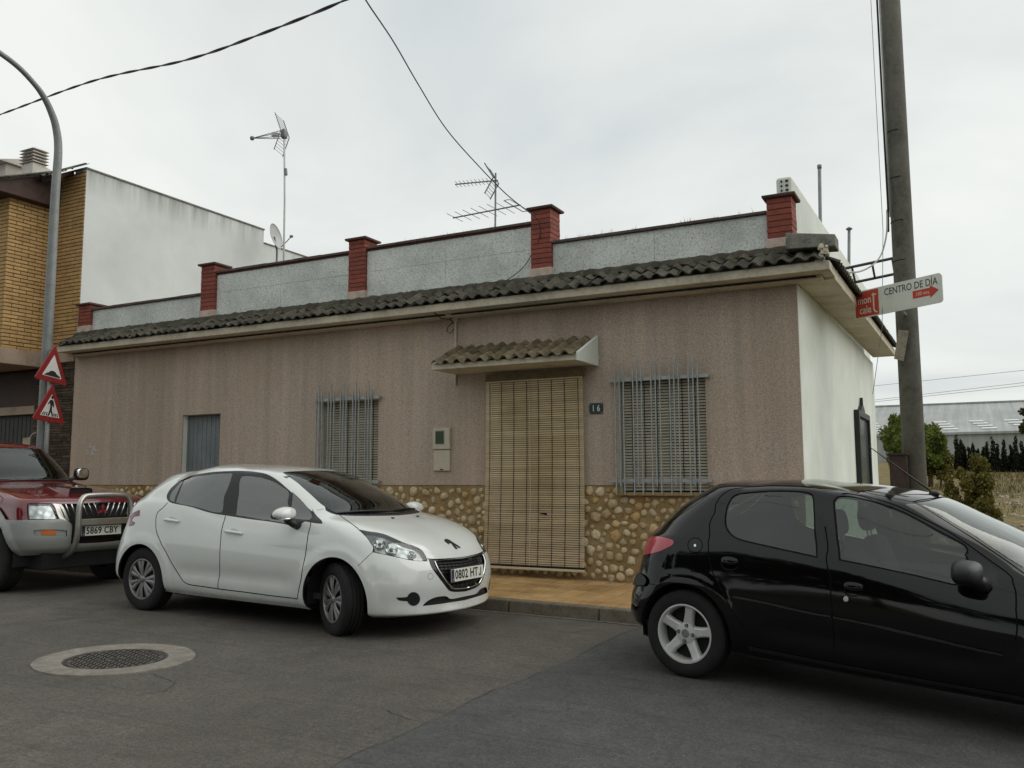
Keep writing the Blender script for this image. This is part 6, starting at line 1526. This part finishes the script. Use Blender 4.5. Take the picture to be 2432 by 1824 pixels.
rt_ = fw.cross(Vector((0,0,1))).normalized(); mb = MB(); tip = c+fw*.72
for q,w_ in ((-1,0),(1,0),(0,1),(0,-1)): mb.tube([c+fw*.08+rt_*(q*.09)+Vector((0,0,w_*.09)),tip],.008,5)
mb.build('cone_rods', M_al, a1); blob(tip.x,tip.y,tip.z,.045,.04,.045).build('tip', M_al, a1, smooth=True)
blob(c.x,c.y,c.z,.06,.07,.11,3).build('junction_box', M_al, a1, smooth=True)
a2 = empty('tv_aerial', (-6.32,11.5,5.2), 'dark twin television aerial standing behind the house parapet', 'aerial', 'roof aerials')
MB().tube([(-6.335,11.5,3.5),(-6.31,11.5,6.10)],.015,8).build('mast', M_al, a2, smooth=True)
grid_aerial(a2, (-6.31,11.47,5.97), (-.97,-.22,.0), .30, .24, .64, M_al, 6)
mb = MB(); A_,B_ = Vector((-7.03,11.42,5.47)),Vector((-5.84,11.42,5.50)); mb.tube([A_,B_],.011,6); ax = (B_-A_).normalized(); pr = Vector((0,0,1)).cross(ax).normalized()
mb.build('lower_boom', M_al, a2); mb = MB()
for k in range(8): p = A_+(B_-A_)*(.03+k*.125); L_ = .24+.012*k; mb.tube([p-pr*L_,p+pr*L_],.005,4)
p = A_+(B_-A_)*.90; mb.tube([p-pr*.30,p+pr*.30,p+pr*.32+ax*.06,p+pr*.30+ax*.10,p-pr*.30+ax*.10,p-pr*.32+ax*.06,p-pr*.30],.006,5); mb.build('lower_elements', M_al, a2)
ds = empty('satellite_dish', (-12.70,13.6,6.2), 'pale satellite dish seen edge-on behind the neighbouring white wall', 'satellite dish')
nn = Vector((.93,.28,.22)).normalized(); aa = nn.orthogonal().normalized(); bb_ = nn.cross(aa); cc = Vector((-12.72,13.6,6.48))
MB().lathe([(.001,-.06),(.08,-.057),(.16,-.045),(.235,-.02),(.27,0),(.272,.006)],32,lambda r,a,h:tuple(cc+aa*(r*math.cos(a))+bb_*(r*math.sin(a))+nn*h)).build('dish', pm('dish_grey',(.42,.43,.42),.5,.1,5), ds, smooth=True)
MB().tube([cc-bb_*.26,cc+nn*.30-bb_*.1],.010,6).build('feed_arm', M_al, ds); blob(*(cc+nn*.30-bb_*.1),.04,.03,.03).build('feed_horn', M_al, ds, smooth=True)
MB().tube([tuple(cc-nn*.05),(-12.80,13.72,6.2),(-12.80,13.72,3.5)],.022,8).build('bracket', M_al, ds)
M_pipe = pm('grey_pipe', (.20,.22,.21), .6, .15, 9)
vp = empty('vent_pipe', (-1.90,14.6,4.6), 'tall slim grey vent pipe rising beside the terrace wall', 'pipe', 'roof pipes')
MB().tube([(-2.05,14.6,3.5),(-1.98,14.6,6.42)],.028,10).build('pipe', M_pipe, vp, smooth=True); MB().tube([(-1.98,14.6,6.42),(-1.98,14.6,6.48)],.036,10).build('cap', M_pipe, vp, smooth=True)
vp2 = empty('vent_pipe', (-1.65,16,4.8), 'shorter dark roof pipe with a flat mushroom cap near the ladder', 'pipe', 'roof pipes')
MB().tube([(-1.80,16.0,4.0),(-1.72,16.0,5.72)],.026,10).build('pipe', M_pipe, vp2, smooth=True); MB().lathe([(.001,.05),(.05,.02),(.055,.0),(.001,0)],16,lambda r,a,h:(-1.72+r*math.cos(a),16+r*math.sin(a),5.72+h)).build('cap', M_pipe, vp2, smooth=True)
ld = empty('ladder', (-1.2,13.8,4.45), 'dark metal ladder lying on the terrace wall and sticking out past the eaves', 'ladder')
M_lad = pm('ladder_metal',(.04,.042,.042),.5,.1,9)
for dy,dz in ((0,.10),(.35,-.06)): MB().tube([(-1.85,13.45+dy,4.30+dz+.02),(-.72,13.75+dy,4.52+dz)],.022,6).build('rail', M_lad, ld)
for t in (.12,.36,.6,.84): MB().tube([(-1.85+1.13*t,13.45+.3*t,4.42+.20*t),(-1.85+1.13*t,13.80+.3*t,4.26+.20*t)],.016,6).build('rung', M_lad, ld)
# ------------------------------------------------------------------ field, greenery and shed beyond the house
def leaf_mat(name, c0, c1, c2):
    m = NT(name); ri = m.n('ShaderNodeNewGeometry').outputs['Random Per Island']; p = m.pos(); f = m.noise(p, .9, 3)
    k = m.math('ADD', m.math('MULTIPLY', ri, .6), m.math('MULTIPLY', f, .5)); col = m.ramp(k,[(.2,c0),(.5,c1),(.85,c2)])
    m.b.inputs['Subsurface Weight'].default_value = 0; m.set(col,.7,spec=.2)
    tr = m.n('ShaderNodeBsdfTranslucent'); m.l(col, tr.inputs[0]); mx = m.n('ShaderNodeMixShader'); mx.inputs[0].default_value = .25
    m.l(m.b.outputs[0], mx.inputs[1]); m.l(tr.outputs[0], mx.inputs[2]); m.l(mx.outputs[0], m.out.inputs[0]); return m.mat
L_green = leaf_mat('green_leaf',(.05,.08,.015),(.105,.15,.03),(.19,.22,.05)); L_olive = leaf_mat('olive_leaf',(.055,.055,.012),(.11,.10,.022),(.19,.16,.04))
L_dark = leaf_mat('cypress_leaf',(.008,.012,.006),(.016,.022,.011),(.032,.036,.016)); L_pine = leaf_mat('pine_leaf',(.02,.028,.008),(.045,.05,.014),(.09,.07,.025))
M_bark = pm('bark', (.075,.055,.038), .95, .3, 6, .7, 20)
def leaves(clumps, n, size, rnd_, long=1.6):
    """leaf-sized quads scattered round clump centres: (centre, radii)"""
    C_ = np.array([c for c,_ in clumps]); Rr = np.array([r for _,r in clumps]); w_ = (Rr.prod(1))**(2/3); idx = rnd_.choice(len(C_),n,p=w_/w_.sum())
    v = rnd_.normal(size=(n,3)); v /= np.linalg.norm(v,axis=1,keepdims=True); rad = rnd_.uniform(.35,1,n)**.6
    P = C_[idx]+v*rad[:,None]*Rr[idx]; a = rnd_.normal(size=(n,3))+v*.6; a /= np.linalg.norm(a,axis=1,keepdims=True)
    b = np.cross(a,rnd_.normal(size=(n,3))); b /= np.linalg.norm(b,axis=1,keepdims=True)+1e-9; s_ = size*rnd_.uniform(.6,1.3,n)[:,None]
    V = np.stack([P-a*s_*long*.5,P+b*s_*.5,P+a*s_*long*.5,P-b*s_*.5],1).reshape(-1,3)
    mb = MB(); mb.v = V.tolist(); mb.f = [(4*i,4*i+1,4*i+2,4*i+3) for i in range(n)]; mb.m = [0]*n; return mb
def build_leaves(mb, name, mat, parent):
    me = bpy.data.meshes.new(name); me.from_pydata(mb.v,[],mb.f); me.materials.append(mat); o = bpy.data.objects.new(name, me); COL.objects.link(o); adopt(o,parent); return o
def tree(name, base, h, crown, n, size, mat, label, cat, seed, group=None, trunk=.12, nclump=26, flat=1.0):
    """crown: (centre height, rx, ry, rz)"""
    r_ = np.random.default_rng(seed); b = Vector(base); o = empty(name, base, label, cat, group); cz,rx,ry,rz = crown
    cl = []
    for k in range(nclump):
        v = r_.normal(size=3); v /= np.linalg.norm(v); q = r_.uniform(.25,.92)
        c = np.array([b.x+v[0]*rx*q, b.y+v[1]*ry*q, b.z+cz+v[2]*rz*q]); s_ = r_.uniform(.20,.40); cl.append((c,np.array([rx*s_,ry*s_,rz*s_*flat])))
    tp = MB(); top = b+Vector((0,0,cz+rz*.2)); tp.tube([b-Vector((0,0,.2)),b+Vector((.05,0,cz*.4)),b+Vector((-.04,.03,cz*.8)),top],[trunk,trunk*.8,trunk*.6,trunk*.25],8)
    for c,_ in cl[::3]: st = b+Vector((0,0,cz*r_.uniform(.5,.9))); tp.tube([st,(st+Vector(c))/2+Vector((0,0,.1)),Vector(c)],[trunk*.4,trunk*.25,trunk*.08],5)
    tp.build('trunk', M_bark, o, smooth=True); build_leaves(leaves(cl,n,size,r_),'crown',mat,o); return o
tree('broadleaf_tree',(-2.35,40,field(-2.35,40)),3,(1.7,1.3,1.1,1.15),7000,.10,L_green,'bright green leafy tree growing behind the utility pole','tree',1)
tree('broadleaf_tree',(-1.75,43,field(-1.75,43)),3,(1.75,.85,.8,1.1),4200,.10,L_green,'green leafy tree showing just right of the utility pole','tree',15)
tree('broadleaf_tree',(-2.95,42.5,field(-2.95,42.5)),3,(1.9,.55,.7,1.15),2600,.10,L_green,'narrow green tree by the corner of the white side wall','tree',12)
tree('garden_shrub',(-1.3,41,field(-1.3,41)),1.6,(.95,.75,.7,.75),2600,.09,L_olive,'round yellow-green shrub between the pole and the cypresses','shrub',5,trunk=.05)
tree('wild_shrub',(-.10,22,field(-.1,22)),1.5,(.85,.50,.5,.80),6500,.05,L_olive,'tall olive-yellow shrub on the rough ground behind the black car','shrub',2,trunk=.03)
tree('wild_shrub',(.20,20.5,field(.2,20.5)),1.0,(.45,.36,.4,.42),2600,.04,L_olive,'low olive-yellow shrub in front of the taller one behind the black car','shrub',3,trunk=.02)
tree('pine_tree',(3.0,55,field(3,55)),5,(3.0,1.1,1.1,.85),4200,.10,L_pine,'brownish pine tree cut by the right edge beyond the field','tree',4)
rc_ = random.Random(31)
cy = [(-2.55,2.15,.30),(-2.25,2.75,.26),(-1.95,2.8,.24),(-1.12,2.85,.30),(-.85,2.5,.30),(-.62,2.2,.26),(-.28,2.0,.24),(.03,2.25,.30),(.30,1.85,.22),(.62,2.0,.24),(.92,2.4,.26),(1.30,2.75,.32),(1.56,2.25,.28),(2.05,2.5,.30),(2.50,2.15,.24),(2.80,2.75,.30),(3.2,2.4,.3),(3.6,2.6,.3)]
names = ['first','second','third','fourth','fifth','sixth','seventh','eighth','ninth','tenth','eleventh','twelfth','thirteenth','fourteenth','fifteenth','sixteenth','seventeenth','eighteenth']
for i,(x,h,w_) in enumerate(cy):
    r_ = np.random.default_rng(50+i); y = 75+rc_.uniform(-.6,.6); b = (x,y,field(x,y)-.25); o = empty('cypress_tree', b, f'dark cypress in the far hedge, {names[i]} counting from the pole', 'tree', 'cypress hedge beyond the field')
    cl = [(np.array([x+rc_.uniform(-.06,.06),y,b[2]+h*t]), np.array([w_*(1.0-t*.86)**.7+.02]*2+[h*.11])) for t in np.linspace(.06,.95,9)]
    MB().tube([b,(x,y,b[2]+h*.9)],[.06,.01],6).build('trunk', M_bark, o); build_leaves(leaves(cl,1500,.075,r_,2.2),'crown',L_dark,o)
r_ = np.random.default_rng(9); hd = empty('hedge', (0,75.5,field(0,75)), 'low dark hedge running along the foot of the cypress row', 'hedge')
build_leaves(leaves([(np.array([x,75.6,field(x,75)+.55]),np.array([.5,.4,.75])) for x in np.linspace(-4,5,24)],7000,.10,r_),'foliage',L_dark,hd)
# weeds and dry grass on the rough ground
r_ = np.random.default_rng(14); n = 9000; X_ = r_.uniform(-2.6,5,n); Y_ = 12.5+r_.uniform(0,1,n)**1.8*60; mb = MB(); keep = [i for i in range(n) if (noise.noise((X_[i]*.35,Y_[i]*.25,0)) > -.15 and (X_[i] > -1.2 or Y_[i] > 18.2))]
for i in keep:
    x,y = X_[i],Y_[i]; s_ = r_.uniform(.06,.22)*(1 if y<30 else 1.6); a = r_.uniform(0,6.28); z = field(x,y)-.04; w_ = .004+.0003*y
    mb.add([(x-w_*math.cos(a),y-w_*math.sin(a),z),(x+w_*math.cos(a),y+w_*math.sin(a),z),(x+r_.normal()*s_*.4,y+r_.normal()*s_*.4,z+s_)],[(0,1,2)])
tag(mb.build('dry_grass', leaf_mat('straw',(.06,.055,.02),(.10,.085,.03),(.14,.115,.045))), 'dry yellow grass and weeds over the rough field', 'grass', kind='stuff')
r2 = random.Random(77); mb = MB()
for k in range(160):
    x = r2.uniform(-1,3.5); y = r2.uniform(14,40); s_ = r2.uniform(.03,.12); q = PEB[r2.randrange(14)]; z = field(x,y)-.02
    mb.add([(x+vx*s_,y+vz*s_,z-vy*s_*.6) for vx,vy,vz in q.v], q.f)
tag(mb.build('rubble', pm('pale_rubble',(.34,.28,.22),.95,.2,9), smooth=50), 'pale stones and rubble scattered over the rough field', 'rubble', kind='stuff')
# long greenhouse shed
m = NT('greenhouse_sheeting'); p = m.pos(); f = m.noise(m.pos((2.2,.05,.05)), 1.2, 4, .7); f2 = m.noise(p, .25, 4)
col = m.mix(1, m.ramp(f,[(.3,(.24,.25,.24)),(.55,(.33,.345,.33)),(.75,(.40,.415,.39))]), m.ramp(f2,[(.3,.85),(.7,1.1)]), 'MULTIPLY'); M_sheet = m.set(col,.5,spec=.3)
sh = empty('greenhouse_shed', (0,115,3), 'long pale greenhouse shed with skylights beyond the cypress hedge', 'greenhouse')
mb = MB(); mb.hexa([(-40,110,6.22),(60,110,6.22),(60,130,10.85),(-40,130,10.85),(-40,110,6.35),(60,110,6.35),(60,130,11.0),(-40,130,11.0)]); mb.build('roof', M_sheet, sh)
MB().box(-40,60,110.2,110.6,1.5,6.2).build('wall', M_sheet, sh); MB().box(-40,60,109.85,110.05,6.08,6.26).build('gutter', M_sheet, sh); MB().box(-40,60,129.6,130.4,10.95,11.15).build('ridge', M_sheet, sh)
M_sky = pm('skylight_sheet',(.62,.64,.62),.3,.05,2)
for x in (-10.5,-6.6,-2.9,1.0,4.6,8.4,12):
    for k in range(4):
        y = 111.3+k*1.55; z = 6.36+(y-110)*.2325; mb = MB(); mb.hexa([(x-k*.42,y,z+.02),(x-k*.42+1.5,y,z+.02),(x-k*.42+1.5,y+.6,z+.16),(x-k*.42,y+.6,z+.16),(x-k*.42,y,z+.10),(x-k*.42+1.5,y,z+.10),(x-k*.42+1.5,y+.6,z+.24),(x-k*.42,y+.6,z+.24)]); mb.build('skylight', M_sky, sh)
# power lines over the field
for nm,a,b in (('highest of the three thin power lines over the field',(-5.315,60,7.185),(-1.527,60,7.414)),('middle of the three thin power lines over the field',(-5.382,60,6.281),(2.886,60,6.949)),('lowest of the three thin power lines over the field',(-5.36,60,6.163),(2.877,60,6.775))):
    A_,B_ = Vector(a),Vector(b); dd = (B_-A_).normalized(); P_ = [A_+dd*t for t in (-30,0,10,20,45)]
    tag(MB().tube(P_,.012,5).build('power_line', M_grey2), nm, 'power line', 'power lines over the field')
# big trees across the street, behind the viewer; they show in the car panes and paint
for i,(x,y,h) in enumerate(((-19,-10,7.0),(-13,-12,7.8),(-7.5,-10.5,6.6),(-1.5,-12.5,7.8),(4.5,-10.5,7.0),(10.5,-12,7.6),(17,-11,6.8))):
    tree('street_tree',(x,y,g(x)),h,(h*.58,3.6,2.2,h*.42),4200,.30,L_pine,f'large dark tree across the street behind the viewer, {names[i]} from the west','tree',200+i,'trees across the street',.2,30)
